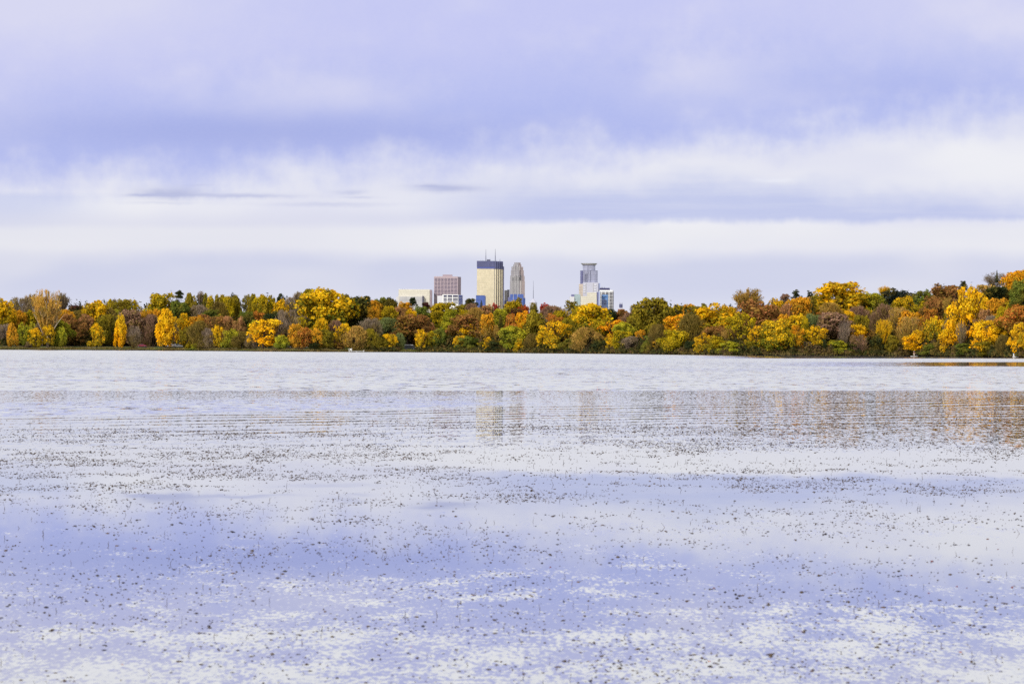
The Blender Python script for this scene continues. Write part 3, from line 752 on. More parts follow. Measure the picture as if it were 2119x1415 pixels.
def tree(x, top, w, ch, row, kind, colr, label, name=None, bark=None, e=None):
    rng = random.Random(int(x * 31 + top * 7 + row))
    if e is None: e = EOFF[row] + rng.uniform(-1, 1) * (2.2 if row == 0 else 5 + row * 4)
    base = place(x, e); D = base.y
    tp = at(x, top, D)
    s = D / F
    Ht = tp.z - base.z
    base = Vector((tp.x, D, base.z - .1))
    low = row == 0 and x > 770 and kind in ('round', 'airy', 'soft', 'oval', 'bush', 'twig')
    k = (1.48 if row else 1.32) if kind not in ('column', 'conifer', 'pine', 'bare', 'vase') and row < 4 else 1.05
    W = w * s * k; hc = min(ch * s * (k + .1), Ht * (.97 if kind in ('bush', 'soft', 'conifer') else .93))
    if low: hc = max(hc, Ht * (.80 if kind == 'airy' else .93))
    t = empty(name or NM.get(kind, 'tree'), base, 0)
    fine = kind in ('twig', 'twigtall', 'vase', 'bare', 'airy')
    fr = 1 - hc / Ht
    si = 0 if fr < .25 else (1 if fr < .5 else 2)
    mi = bark if bark is not None else (1 if kind in ('twig', 'bare', 'twigtall') else 0)
    kk = rng.randrange(2) if mi == 0 else 0
    if kind != 'bush' or w > 12:
        tr = put('trunk' if kind != 'bush' else 'stem', TR[(si, fine, kk, mi)], t)
        wt = W * (.95 if kind not in ('column', 'conifer') else .6)
        tr.scale = (wt, wt, Ht); tr.rotation_euler = (0, 0, rng.uniform(0, 6.28))
    c = put('crown', rng.choice(CR[kind]), t, (0, 0, Ht - hc))
    c.scale = (W, W * .95, hc); c.rotation_euler = (0, 0, rng.uniform(0, 6.28))
    if abs(W) > 0 and kind in ('round', 'airy', 'oval', 'dome'):
        c.rotation_euler[0] = rng.uniform(-.05, .05)
    a, b = PAL[colr]
    j = rng.uniform(.92, 1.08); g = rng.uniform(-.03, .03)
    ca = lin(a); cb = lin(b)
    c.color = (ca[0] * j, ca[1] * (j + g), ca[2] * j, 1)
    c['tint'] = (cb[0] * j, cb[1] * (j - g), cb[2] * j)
    tag(t, label, 'shrub' if kind == 'bush' else 'tree', 'shrubs along the far shore' if kind == 'bush' else 'autumn trees on the far shore')
    return t

rows = []
for part in TREES.replace('\n', ';').split(';'):
    p = part.split()
    if len(p) == 7: rows.append((float(p[0]), float(p[1]), float(p[2]), float(p[3]), int(p[4]), p[5], p[6]))
def raw_label(r):
    x, top, w, ch, row, kind, colr = r
    if (x, top) in SPECIAL: return SPECIAL[(x, top)]
    an = min(ANCH, key=lambda q: abs(q[0] - x))
    size = 'slim' if w < 19 else 'small' if w < 30 else 'mid-sized' if w < 46 else 'broad'
    if kind == 'column' and size == 'slim': size = 'short'
    rel = 'in line with' if abs(an[0] - x) < 6 and an[0] > 0 else ('left of' if x < an[0] else 'right of')
    return f"{size} {CW[colr]} {KW[kind]} {ROWW[row]}, {rel} {an[1]}"
labs = [raw_label(r) for r in rows]
from collections import defaultdict
grp = defaultdict(list)
for i, l in enumerate(labs): grp[l].append(i)
for l, ids in grp.items():
    if len(ids) > 1:
        ids.sort(key=lambda i: rows[i][0])
        for k, i in enumerate(ids):
            w = ('leftmost' if k == 0 else 'rightmost' if k == len(ids) - 1 else 'middle')
            labs[i] = labs[i].replace(rows[i] and labs[i].split()[0], w + ' ' + labs[i].split()[0], 1)
for r, l in zip(rows, labs): tree(*r, l)
# the tall cottonwood with a pale trunk
tree(98, 596, 76, 104, 1, 'vase', 'TY', 'tall tan gold fan shaped cottonwood with a pale trunk near the left edge', bark=2, e=10)

# ------------------------------------------------------------------ undergrowth filling the wood behind the single trees
def row_top(row):
    pts = sorted((r[0], r[1]) for r in rows if r[4] == row)
    return [p[0] for p in pts], [p[1] for p in pts]
def undergrowth():
    rng = np.random.default_rng(5); out = []
    mins = {k: row_top(k) for k in range(5)}
    for row, e, drop, step in ((-1, 2.6, 0, 9), (0, 12, 30, 13), (1, 38, 22, 12), (2, 84, 18, 12), (3, 132, 14, 12)):
        x = -150
        while x < 2290:
            x += step * rng.uniform(.7, 1.3)
            if row < 0 and x < 770: continue
            if row <= 0 and 822 < x < 868: continue
            xs, ts = mins[max(0, row)]
            # lowest visible crown top around this column
            near = [t for q, t in zip(xs, ts) if abs(q - x) < 40] or [np.interp(x, xs, ts)]
            top = max(np.interp(x, xs, ts), np.mean(near)) + drop * rng.uniform(.7, 1.3)
            if row == 0:
                if x < 760: top = 696 + rng.uniform(-6, 8)
                else: top = 700 + rng.uniform(-10, 12)
            if row == -1: top = 727 + rng.uniform(-15, 6)
            ee = e + rng.uniform(-5, 5) * (.2 if row < 0 else 1) + (24 if row == 0 and x < 770 else 0)
            b = place(x, ee); D = b.y
            tp = at(x, top, D); Ht = max(1.5, tp.z - b.z); W = (26 if row >= 0 else 17) * D / F * rng.uniform(.8, 1.3)
            n = 330
            d = rng.normal(size=(n, 3)); d[:, 2] = np.abs(d[:, 2]); d /= np.linalg.norm(d, axis=1, keepdims=True)
            bump = 1 + .22 * np.sin(d[:, 0] * 9 + x) * np.sin(d[:, 2] * 8 + x)
            p = d * bump[:, None] * rng.uniform(.75, 1.05, n)[:, None] * np.array([W / 2, W / 2, Ht]) + np.array([b.x, b.y, b.z])
            s = rng.uniform(.35, .8, n)
            out.append(cards(p, d + rng.normal(scale=.5, size=(n, 3)), s, s * 1.2, rng))
    m = mixed_leaf_mat('undergrowth', [(44, 40, 30), (66, 56, 34), (48, 56, 30), (96, 80, 40), (78, 62, 48), (60, 62, 30)], .09)
    tag(put('undergrowth', quads_mesh('undergrowth', np.concatenate(out), m)), 'tangled olive and brown undergrowth between the trees', 'undergrowth', kind='stuff')
    # reeds and dry grass on the bank
    n = 26000; x = rng.uniform(-150, 2280, n); e = rng.uniform(.1, 7, n) ** 1
    P = np.zeros((n, 4, 3)); 
    tall = np.where(x < 900, 1.0, 1.0)
    for i in range(n):
        b = place(float(x[i]), float(e[i])); h = (.25 + .5 * rng.random() ** 2) * (1 + .5 * math.sin(x[i] / 17) + .3 * math.sin(x[i] / 5.3)) * (1.2 if x[i] > 900 else .8)
        w = .10 + .12 * rng.random(); dx = rng.normal() * .12; a = rng.uniform(-.6, .6)
        P[i] = [(b.x - w * .5, b.y, b.z - .05), (b.x + w * .5, b.y + a * w, b.z - .05), (b.x + w * .2 + dx, b.y + a * w, b.z + h), (b.x - w * .2 + dx, b.y, b.z + h)]
    m = mixed_leaf_mat('bank_grass', [(40, 36, 26), (88, 74, 48), (70, 66, 34), (132, 112, 72), (84, 82, 40), (112, 92, 66)], .12)
    tag(put('bank_grass', quads_mesh('bank_grass', P, m)), 'dry brown and olive grass along the water edge', 'grass', kind='stuff')
undergrowth()

# ------------------------------------------------------------------ downtown, seven kilometres away
CD = 7000.0
SK = CD / F
def bx(x): return (x - CX) * SK
def bz(y, x=1100): return H - ((y - CY) - (x - CX) * TAN) * SK
G_GOLD = facade('gold_reflecting_glass', (230, 218, 188), (198, 186, 160), 3.4, 4.0, .16, .22, .4, .0, .45, .10)  # reflected glow of the warm horizon put into the glass colour
G_CREAM = facade('cream_panels', (226, 220, 206), (186, 180, 170), 0.9, 4.6, 0, .28, .5, 0, .6, .1)
G_NAVY = facade('navy_louvres', (96, 99, 140), (70, 72, 108), 3.2, 9, .25, .1, .5, .1, .5, .1)
G_BLUE = facade('blue_glass', (94, 118, 194), (66, 86, 152), 4.5, 4.5, .1, .14, .3, .2, .5, .18)
G_SILV = facade('silver_glass', (190, 192, 214), (132, 134, 170), 5.0, 4.0, .12, .3, .3, .3, .5, .1)
G_SLATE = facade('slate_glass', (128, 130, 172), (98, 98, 146), 3.0, 4.0, .2, .2, .35, .2, .5, .1)
G_STONE = facade('grey_stone', (172, 168, 172), (120, 118, 132), 3.6, 4.2, .42, .2, .6, 0, .6, .08)
G_PINK = facade('pink_stone', (208, 190, 186), (158, 144, 148), 3.2, 4.2, .3, .3, .6, 0, .55, .08)
M_BROWN = plain('mauve_concrete', (188, 170, 176), .8, scale=.05, var=.06)
M_BROWN2 = plain('mauve_concrete_side', (168, 152, 162), .8, scale=.05, var=.06)  # darker copy of the mauve concrete, side wall shade put into the colour
M_WHITE = plain('white_concrete', (246, 246, 248), .7, scale=.05, var=.04)
M_LGREY = plain('pale_grey_concrete', (214, 214, 222), .7, scale=.05, var=.05)
M_GREY = plain('lavender_grey_cladding', (196, 196, 212), .6, scale=.05, var=.05)
M_WIN = plain('dark_window', (58, 56, 92), .25, var=.15, scale=.1)
M_WINB = plain('blackish_window', (44, 42, 56), .3, var=.15, scale=.1)
M_WINBL = plain('steel_blue_window', (96, 104, 164), .3, var=.1, scale=.1)
M_STEEL = plain('dark_steel', (92, 94, 116), .5, var=.1)
M_WPAINT = plain('white_paint', (232, 232, 232), .5, var=.04)
M_RIB = plain('pale_rib', (206, 204, 204), .6, var=.05, scale=.05)
M_GREEN = facade('green_glass', (172, 190, 196), (150, 166, 178), 4, 4.2, .1, .15, .35, .1, .4, .06)
M_BLK2 = plain('sky_blue_cladding', (100, 140, 196), .5, var=.05, scale=.05)
M_LBLU = plain('pale_blue_cladding', (148, 164, 208), .5, var=.05, scale=.05)
M_LAV = plain('lavender_glass', (168, 178, 216), .35, var=.05, scale=.05)

def building(name, x, label, depth=0):
    o = empty(name, (bx(x), CD + depth, 0)); o['px'] = x
    del o['px']
    tag(o, label, 'building', 'downtown towers on the horizon')
    return o, x, depth
def part(b, name, mat, x0, x1, ytop, ybot, y0=0, dep=30, label=None):
    """a box part: photo columns x0..x1, photo rows ytop..ybot, front face y0 metres behind the building's front"""
    o, xc, dd = b
    mb = MB(); mb.box((x0 - xc) * SK, (x1 - xc) * SK, y0, y0 + dep, bz(ybot, xc) if ybot < 715 else 2, bz(ytop, xc))
    p = mb.build(name, mat, o)
    if label: p['label'] = label
    return p
def part_poly(b, name, mat, pts, ytop, ybot, label=None, top=None):
    o, xc, dd = b
    mb = MB(); mb.prism([((x - xc) * SK, y) for x, y in pts], bz(ybot, xc) if ybot < 715 else 2, bz(ytop, xc), [((x - xc) * SK, y) for x, y in top] if top else None)
    p = mb.build(name, mat, o)
    if label: p['label'] = label
    return p
def mast(b, name, x, y0, y1, r=.5, yy=20, parent=None):
    o, xc, dd = b
    mb = MB(); X = (x - xc) * SK; za, zb = bz(y0, xc), bz(y1, xc)
    mb.tube([(X, yy, za - 2), (X, yy, za + (zb - za) * .45), (X, yy, za + (zb - za) * .46), (X, yy, zb)], [r * 1.5, r * 1.3, r, r * .45], 6)
    return mb.build(name, M_STEEL, parent or o)

def city():
    # cream office block
    b = building('office_block', 857, 'low wide cream office block at the left end of downtown', 60)
    part(b, 'wall', G_CREAM, 822, 887, 598, 720, 0, 60)  # cream tone includes the gold reflection on this block's glass, painted in
    part(b, 'end_wall', M_BROWN2, 887.05, 891, 598.4, 720, 2, 56, 'grey end wall')
    part(b, 'wing', M_LGREY, 817, 821.9, 613, 720, 6, 30, 'low pale side wing')
    part(b, 'podium', facade('ribbed_podium', (206, 204, 206), (140, 140, 156), 2.2, 12, .35, .12), 824, 872, 613, 720, -8, 7.8)
    part(b, 'notch_strip', M_WIN, 872.05, 874.5, 611.5, 720, -9, 8.8, 'dark notch strip')  # raised dark box put in for the dark notch in the wall
    for x in (829, 834, 840): part(b, 'roof_unit', M_STEEL, x, x + 1.2, 596.6, 597.98, 15, 4)
    part(b, 'parapet', M_WHITE, 822, 886.9, 597.6, 598, 2, 52)
    # mauve slab tower
    b = building('slab_tower', 923, 'mauve brown slab tower with rows of small windows and roof box', 100)
    o, xc, _ = b
    part(b, 'wall', M_BROWN, 895, 945, 570, 720, 0, 40)
    part_poly(b, 'side_wall', M_BROWN2, [(945.05, 1), (951, 14), (951, 40), (945.05, 40)], 570.6, 720, 'shaded side wall')
    part(b, 'roof_box', M_BROWN2, 913, 933, 566, 569.95, 6, 20)
    bays = [(896, 901.6), (902.8, 908.4), (909.6, 915.2), (916.6, 922.2), (923.4, 929.2), (930.4, 936), (937.2, 943.4)]
    for k in range(14):
        y = 573.6 + k * 2.85
        for i, (xa, xb) in enumerate(bays):
            mb = MB(); mb.box((xa - xc) * SK, (xb - xc) * SK, -.5, .5, bz(y + 1.3, xc), bz(y + .2, xc))
            mb.build('window', M_WIN, o)
    # white office block in front of it
    b = building('office_block', 935, 'low white office block with three columns of dark window bands', 40)
    o, xc, _ = b
    part(b, 'wall', M_WHITE, 914, 947, 608.6, 720, 0, 40)
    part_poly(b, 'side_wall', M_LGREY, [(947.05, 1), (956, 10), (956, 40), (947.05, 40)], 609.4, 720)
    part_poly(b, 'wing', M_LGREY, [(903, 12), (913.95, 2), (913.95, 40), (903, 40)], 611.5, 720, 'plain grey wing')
    for k, (ya, yb) in enumerate(((610.2, 613.8), (616, 618), (619.2, 620.8), (622.2, 623.8), (625.8, 627.6))):
        for xa, xb in ((916.5, 923), (925, 934), (936, 946)):
            mb = MB(); mb.box((xa - xc) * SK, (xb - xc) * SK, -.6, .5, bz(yb, xc), bz(ya, xc)); mb.build('window', M_WIN, o)
        mb = MB(); za, zb = bz(yb, xc), bz(ya, xc)
        p0, p1 = Vector(((947.8 - xc) * SK, 1.2, 0)), Vector(((955.2 - xc) * SK, 8.6, 0)); off = Vector((.5, -.7, 0))
        mb.poly([(p0 + off) + Vector((0, 0, za)), (p1 + off) + Vector((0, 0, za)), (p1 + off) + Vector((0, 0, zb)), (p0 + off) + Vector((0, 0, zb)),
                 p0 + Vector((0, 0, za)), p1 + Vector((0, 0, za)), p1 + Vector((0, 0, zb)), p0 + Vector((0, 0, zb))],
                [(0, 1, 2, 3), (1, 5, 6, 2), (0, 3, 7, 4), (3, 2, 6, 7), (0, 4, 5, 1)])
        mb.build('window', M_WINBL, o)
    # glass tower with its gold reflection painted on
    b = building('glass_tower', 1012, 'tallest square tower, gold reflecting glass with navy top band and two masts', 160)
    o, xc, _ = b
    part(b, 'gold_facade', G_GOLD, 984.4, 1021, 552.6, 720, 0, 60)
    part(b, 'top_band', G_NAVY, 984, 1021, 536, 548, -1, 62, 'navy louvred band')
    part(b, 'lower_band', M_WINBL, 984.3, 1021, 548.05, 552.55, -.4, 61, 'blue window band under the navy band')
    step = [(1021.05, 0), (1025.2, 4), (1029.4, 8), (1033.4, 12), (1036.6, 16)]
    ends = [1025.15, 1029.35, 1033.35, 1036.55, 1039.4]
    for (xa, ya), xb in zip(step, ends):
        part(b, 'stepped_bay', G_GOLD, xa + .9, xb, 553, 720, ya, 40)
        part(b, 'shade_strip', M_STEEL, xa, xa + .88, 553, 720, ya + .5, 40)  # dark strip put in for the shaded return of each stepped bay
        part(b, 'top_band', G_NAVY, xa, xb, 536.3, 552.95, ya - .5, 40)
    part(b, 'dark_edge', G_SLATE, 1039.45, 1041.6, 547, 720, 19, 38, 'dark slate right edge')
    part(b, 'roof_box', M_STEEL, 1005.5, 1012.5, 532.6, 535.95, 10, 12)
    mast(b, 'mast', 1002.8, 536, 511, .55); mast(b, 'mast', 1022.8, 536, 510, .6)
    for x, y in ((992.5, 532.8), (996.5, 532), (1005, 530), (1011.5, 529), (1026, 532.5), (1031.5, 531.5), (1033.5, 530.5)):
        mast(b, 'antenna', x, 536, y, .22)
    # small neighbours
    b = building('office_block', 994, 'small square blue glass block at the foot of the gold tower', 20)
    part(b, 'wall', G_BLUE, 984, 1002.6, 611.4, 720, 0, 30)
    part(b, 'side_wall', M_LAV, 1002.65, 1004.6, 612, 720, 3, 26)
    part(b, 'parapet', M_STEEL, 984, 1002.5, 610.7, 611.35, 1, 28)
    b = building('office_tower', 1048, 'slender cream tower squeezed between gold and stone towers', 220)
    part(b, 'wall', G_CREAM, 1042.6, 1048.6, 597, 720, 0, 24)
    part(b, 'side_wall', G_STONE, 1048.65, 1053.4, 595.5, 720, 4, 24)
    part(b, 'podium', G_SLATE, 1042.2, 1051, 619.5, 720, -20, 19)
    # stepped stone tower
    b = building('stone_tower', 1070, 'grey stone tower stepping back to a blunt crown', 120)
    tiers = [(1054.3, 1085.8, 579, 720, 0), (1054.8, 1085.2, 568, 579, 1), (1056.2, 1083.4, 556.5, 568, 3), (1057.4, 1082, 549, 556.5, 5), (1061.2, 1078.2, 544, 549, 8), (1063.2, 1076.6, 540, 544, 10)]
    for xa, xb, ya, yb, d in tiers:
        sp = xa + (xb - xa) * .66
        part(b, 'tier', G_STONE, xa, sp, ya, yb - .05 if yb < 700 else yb, d, 46 - 2 * d)
        part_poly(b, 'side_tier', G_PINK, [(sp + .05, d), (xb, d + 10), (xb, 46 - d), (sp + .05, 46 - d)], ya + .1, yb - .05 if yb < 700 else yb)
    for x, ya in ((1057.6, 570), (1060.4, 570), (1063.2, 566), (1066.6, 566), (1069.8, 566), (1072.4, 570)):
        part(b, 'rib', M_RIB, x, x + .8, ya, 720, -1.6, 1.55)
    for x, ya in ((1064, 545.5), (1069.5, 545.5), (1073.6, 546)):
        part(b, 'rib', M_RIB, x, x + .7, ya, 556.4, 3.2, 1.7)
    part(b, 'recess', M_WINB, 1074.9, 1076.4, 556, 577, -1.2, 1.15, 'dark recess strip')
    part(b, 'corner_pier', M_RIB, 1076.6, 1078, 566, 720, 1.5, 2)
    b = building('office_block', 1071, 'low royal blue glass block below the stepped stone tower', 30)
    for xa, xb, t in ((1055, 1061.3, 608.4), (1062, 1069.6, 608.2), (1070.4, 1082.8, 608.2)):
        part(b, 'wall', G_BLUE, xa, xb, t, 720, 0, 34)
    part(b, 'side_wall', G_BLUE, 1082.85, 1086.6, 616, 720, 4, 28)
    part(b, 'wing', G_SLATE, 1050.4, 1054.95, 614.5, 720, 3, 26)
    for x in (1061.32, 1069.65): part(b, 'pier', M_RIB, x, x + .65, 608, 720, -.5, 30)
    # spire with pyramid roof
    b = building('spire_tower', 1104.6, 'small pale grey tower with pyramid roof and a needle mast', 260)
    o, xc, _ = b
    part_poly(b, 'wall', M_LGREY, [(1096.2, 6), (1100, 0), (1109, 0), (1112.8, 6), (1112.8, 20), (1096.2, 20)], 623, 720)
    mb = MB(); z0, z1 = bz(622.9, xc), bz(614, xc); q = [(-8.6, 5), (-4.8, -.6), (4.6, -.6), (8.4, 5), (8.4, 20), (-8.6, 20)]
    mb.poly([(x * SK, y, z0) for x, y in q] + [(-.4, 9, z1), (.4, 9, z1)], [(0, 1, 6), (1, 2, 7, 6), (2, 3, 7), (3, 4, 7), (4, 5, 6, 7), (5, 0, 6), (5, 4, 3, 2, 1, 0)])
    mb.build('roof', M_GREY, o)
    mast(b, 'mast', 1104.6, 614.5, 575.5, .42, 9)
    # silver tower with a flared crown
    b = building('crown_tower', 1221.5, 'silver blue round fronted tower with a flared white crown ring', 140)
    o, xc, _ = b
    def drum(name, mat, xa, xb, ya, yb, seg=18, flat=.55, y0=0, lab=None):
        c, r = (xa + xb) / 2, (xb - xa) / 2
        pts = [(c - r, y0 + 26)] + [(c - r * math.cos(math.pi * k / seg), y0 + 14 - 14 * flat * 1.6 * math.sin(math.pi * k / seg)) for k in range(seg + 1)] + [(c + r, y0 + 26)]
        return part_poly(b, name, mat, pts, ya, yb, lab)
    drum('drum', G_SILV, 1208.4, 1234.8, 546, 557, y0=5)
    drum('drum_cap', M_WIN, 1208, 1235.2, 544.6, 545.95, y0=5, lab='dark band under the crown')
    drum('shaft', G_SILV, 1203.2, 1239.8, 557.2, 583)
    drum('shaft_rim', M_STEEL, 1203, 1240, 556.7, 557.15)
    for xa, ya, yb in ((1208, 557.5, 583.5), (1211.6, 557.5, 582), (1218.2, 546.2, 556.6), (1218.2, 557.4, 581.5)):
        part(b, 'groove', M_WIN, xa, xa + .9, ya, yb, -9.5 if xa > 1215 else -7, 3)
    part(b, 'side_bay', G_SLATE, 1203.1, 1207.95, 557.3, 720, 4, 22, 'slate side bay')
    mb = MB(); z0, z1 = bz(544.5, xc), bz(541.2, xc); n = 26; ring0 = []; ring1 = []; ring2 = []; ring3 = []
    for k in range(n):
        t = 2 * math.pi * k / n
        ring0.append((14.4 * SK * math.cos(t), 18 + 12 * math.sin(t), z0)); ring1.append((17.8 * SK * math.cos(t), 18 + 15 * math.sin(t), z1))
        ring2.append((17.0 * SK * math.cos(t), 18 + 14 * math.sin(t), z1)); ring3.append((13.6 * SK * math.cos(t), 18 + 11 * math.sin(t), z0))
    mb.poly(ring0 + ring1 + ring2 + ring3, [(i, (i + 1) % n, n + (i + 1) % n, n + i) for i in range(n)] + [(n + i, n + (i + 1) % n, 2 * n + (i + 1) % n, 2 * n + i) for i in range(n)]
            + [(2 * n + i, 2 * n + (i + 1) % n, 3 * n + (i + 1) % n, 3 * n + i) for i in range(n)])
    mb.build('crown_ring', M_RIB, o)
    part(b, 'podium_tower', M_GREY, 1208.3, 1240.6, 582, 720, -14, 18, 'plain lavender grey lower block')
    for k in range(4):
        for xa, xb in ((1209.2, 1213.2), (1231, 1236.8)):
            part(b, 'window', M_LGREY, xa, xb, 586 + k * 5.2, 588.6 + k * 5.2, -14.8, 1.4)
    part(b, 'pier', M_RIB, 1214.2, 1215, 583, 606, -14.9, 1.2); part(b, 'pier', M_RIB, 1229.2, 1230, 583, 606, -14.9, 1.2)
    part(b, 'right_sliver', M_LAV, 1240.7, 1244.6, 583.5, 720, -10, 30, 'pale lavender glass edge')
    part(b, 'grid_wing', facade('cream_grid', (224, 212, 196), (150, 130, 126), 3.0, 3.6, .35, .35), 1200.4, 1208.2, 585.2, 720, -4, 24, 'cream wing with a window grid')
    b = building('office_block', 1218, 'cream stone block at the foot of the silver tower', -20)
    part(b, 'wall', G_CREAM, 1201, 1233.6, 613, 720, 0, 30)
    part_poly(b, 'upper_wall', G_CREAM, [(1214, .5), (1233.5, .5), (1233.5, 28), (1214, 28)], 605.6, 612.95)
    part(b, 'slot', G_SLATE, 1233.65, 1237.4, 604.5, 720, 2, 26, 'dark blue slot')
    part(b, 'end_wall', M_LAV, 1237.45, 1240.4, 603, 720, 1, 26)
    b = building('office_block', 1190, 'low pale green glass block left of the silver tower', 0)
    part(b, 'wall', M_GREEN, 1188, 1200.3, 608.8, 720, 0, 30)
    part(b, 'blue_bay', G_SLATE, 1181.6, 1187.95, 609.2, 613.6, 2, 20, 'dark blue corner bay')
    part(b, 'wing', M_LGREY, 1178.4, 1187.95, 613.65, 720, -1, 24)
    # white banded block
    b = building('office_tower', 1256, 'white tower with dark horizontal windows and a navy roof box', 80)
    o, xc, _ = b
    part(b, 'wall', M_WHITE, 1242.4, 1269.6, 598.8, 720, 0, 40)
    part(b, 'side_wall', M_LGREY, 1269.65, 1271.8, 599.2, 720, 3, 34)
    part(b, 'roof_box', M_WIN, 1242.6, 1263.6, 594.4, 598.75, 8, 20, 'navy roof box')
    for x in (1246, 1249, 1253): mast(b, 'antenna', x, 594.4, 591, .3)
    for k in range(13):
        y = 602.8 + k * 3.02
        for xa, xb in ((1243.6, 1245.8), (1247.2, 1253), (1254.6, 1261), (1262.6, 1269)):
            mb = MB(); mb.box((xa - xc) * SK, (xb - xc) * SK, -.5, .5, bz(y + 1.9, xc), bz(y, xc)); mb.build('window', M_WINB, o)
        mb = MB(); X0 = (1270.2 - xc) * SK; mb.box(X0, X0 + 1.4, 2.4, 3.4, bz(y + 1.9, xc), bz(y, xc)); mb.build('window', M_WINB, o)
    b = building('office_block', 1251, 'sky blue clad block in front of the white banded tower', 10)
    o, xc, _ = b
    part(b, 'wall', M_BLK2, 1245.2, 1257.6, 609.4, 720, 0, 30)
    part(b, 'lower_wall', M_LBLU, 1245.2, 1255, 619, 720, -2, 1.95, 'paler lower wall')
    part(b, 'window', M_WIN, 1245.6, 1247, 613.6, 615, -.6, .9); part(b, 'window', M_WIN, 1249, 1254.6, 613.8, 614.8, -.6, .9)
    for k in range(3):
        for x in (1245.9, 1249.3, 1252.6): part(b, 'window', M_WIN, x, x + 1.5, 621.4 + k * 3.4, 623.2 + k * 3.4, -2.7, .9)
    # small rooftop tank
    b = building('tank_tower', 1284.5, 'small navy rooftop tank on white legs over red roofed block', 0)
    o, xc, _ = b
    mb = MB(); r = 3.7 * SK; mb.tube([(0, 6, bz(636.4, xc)), (0, 6, bz(635.9, xc)), (0, 6, bz(629.8, xc)), (0, 6, bz(629.3, xc))], [r * .9, r, r, r * .8], 12)
    mb.build('tank', G_NAVY, o)
    for x in (-3.0, -1, 1, 3.0):
        mb = MB(); mb.box(x * SK - .4, x * SK + .4, 5.4, 6.4, bz(640, xc), bz(636.3, xc)); mb.build('leg', M_WPAINT, o)
    for x, y in ((1282.5, 625.5), (1284.6, 627), (1287, 625.8)): mast(b, 'antenna', x, 629.5, y, .4, 6)
    part(b, 'wall', plain('red_brick', (150, 98, 84), .8), 1278.6, 1292, 639.6, 720, 0, 20)
    b = building('office_block', 1317, 'low grey block half hidden behind the small leafless tree', 0)
    part(b, 'wall', M_GREY, 1311, 1323, 631, 720, 0, 20); part(b, 'parapet', M_RIB, 1311, 1323, 630.4, 630.95, 1, 18)
city()

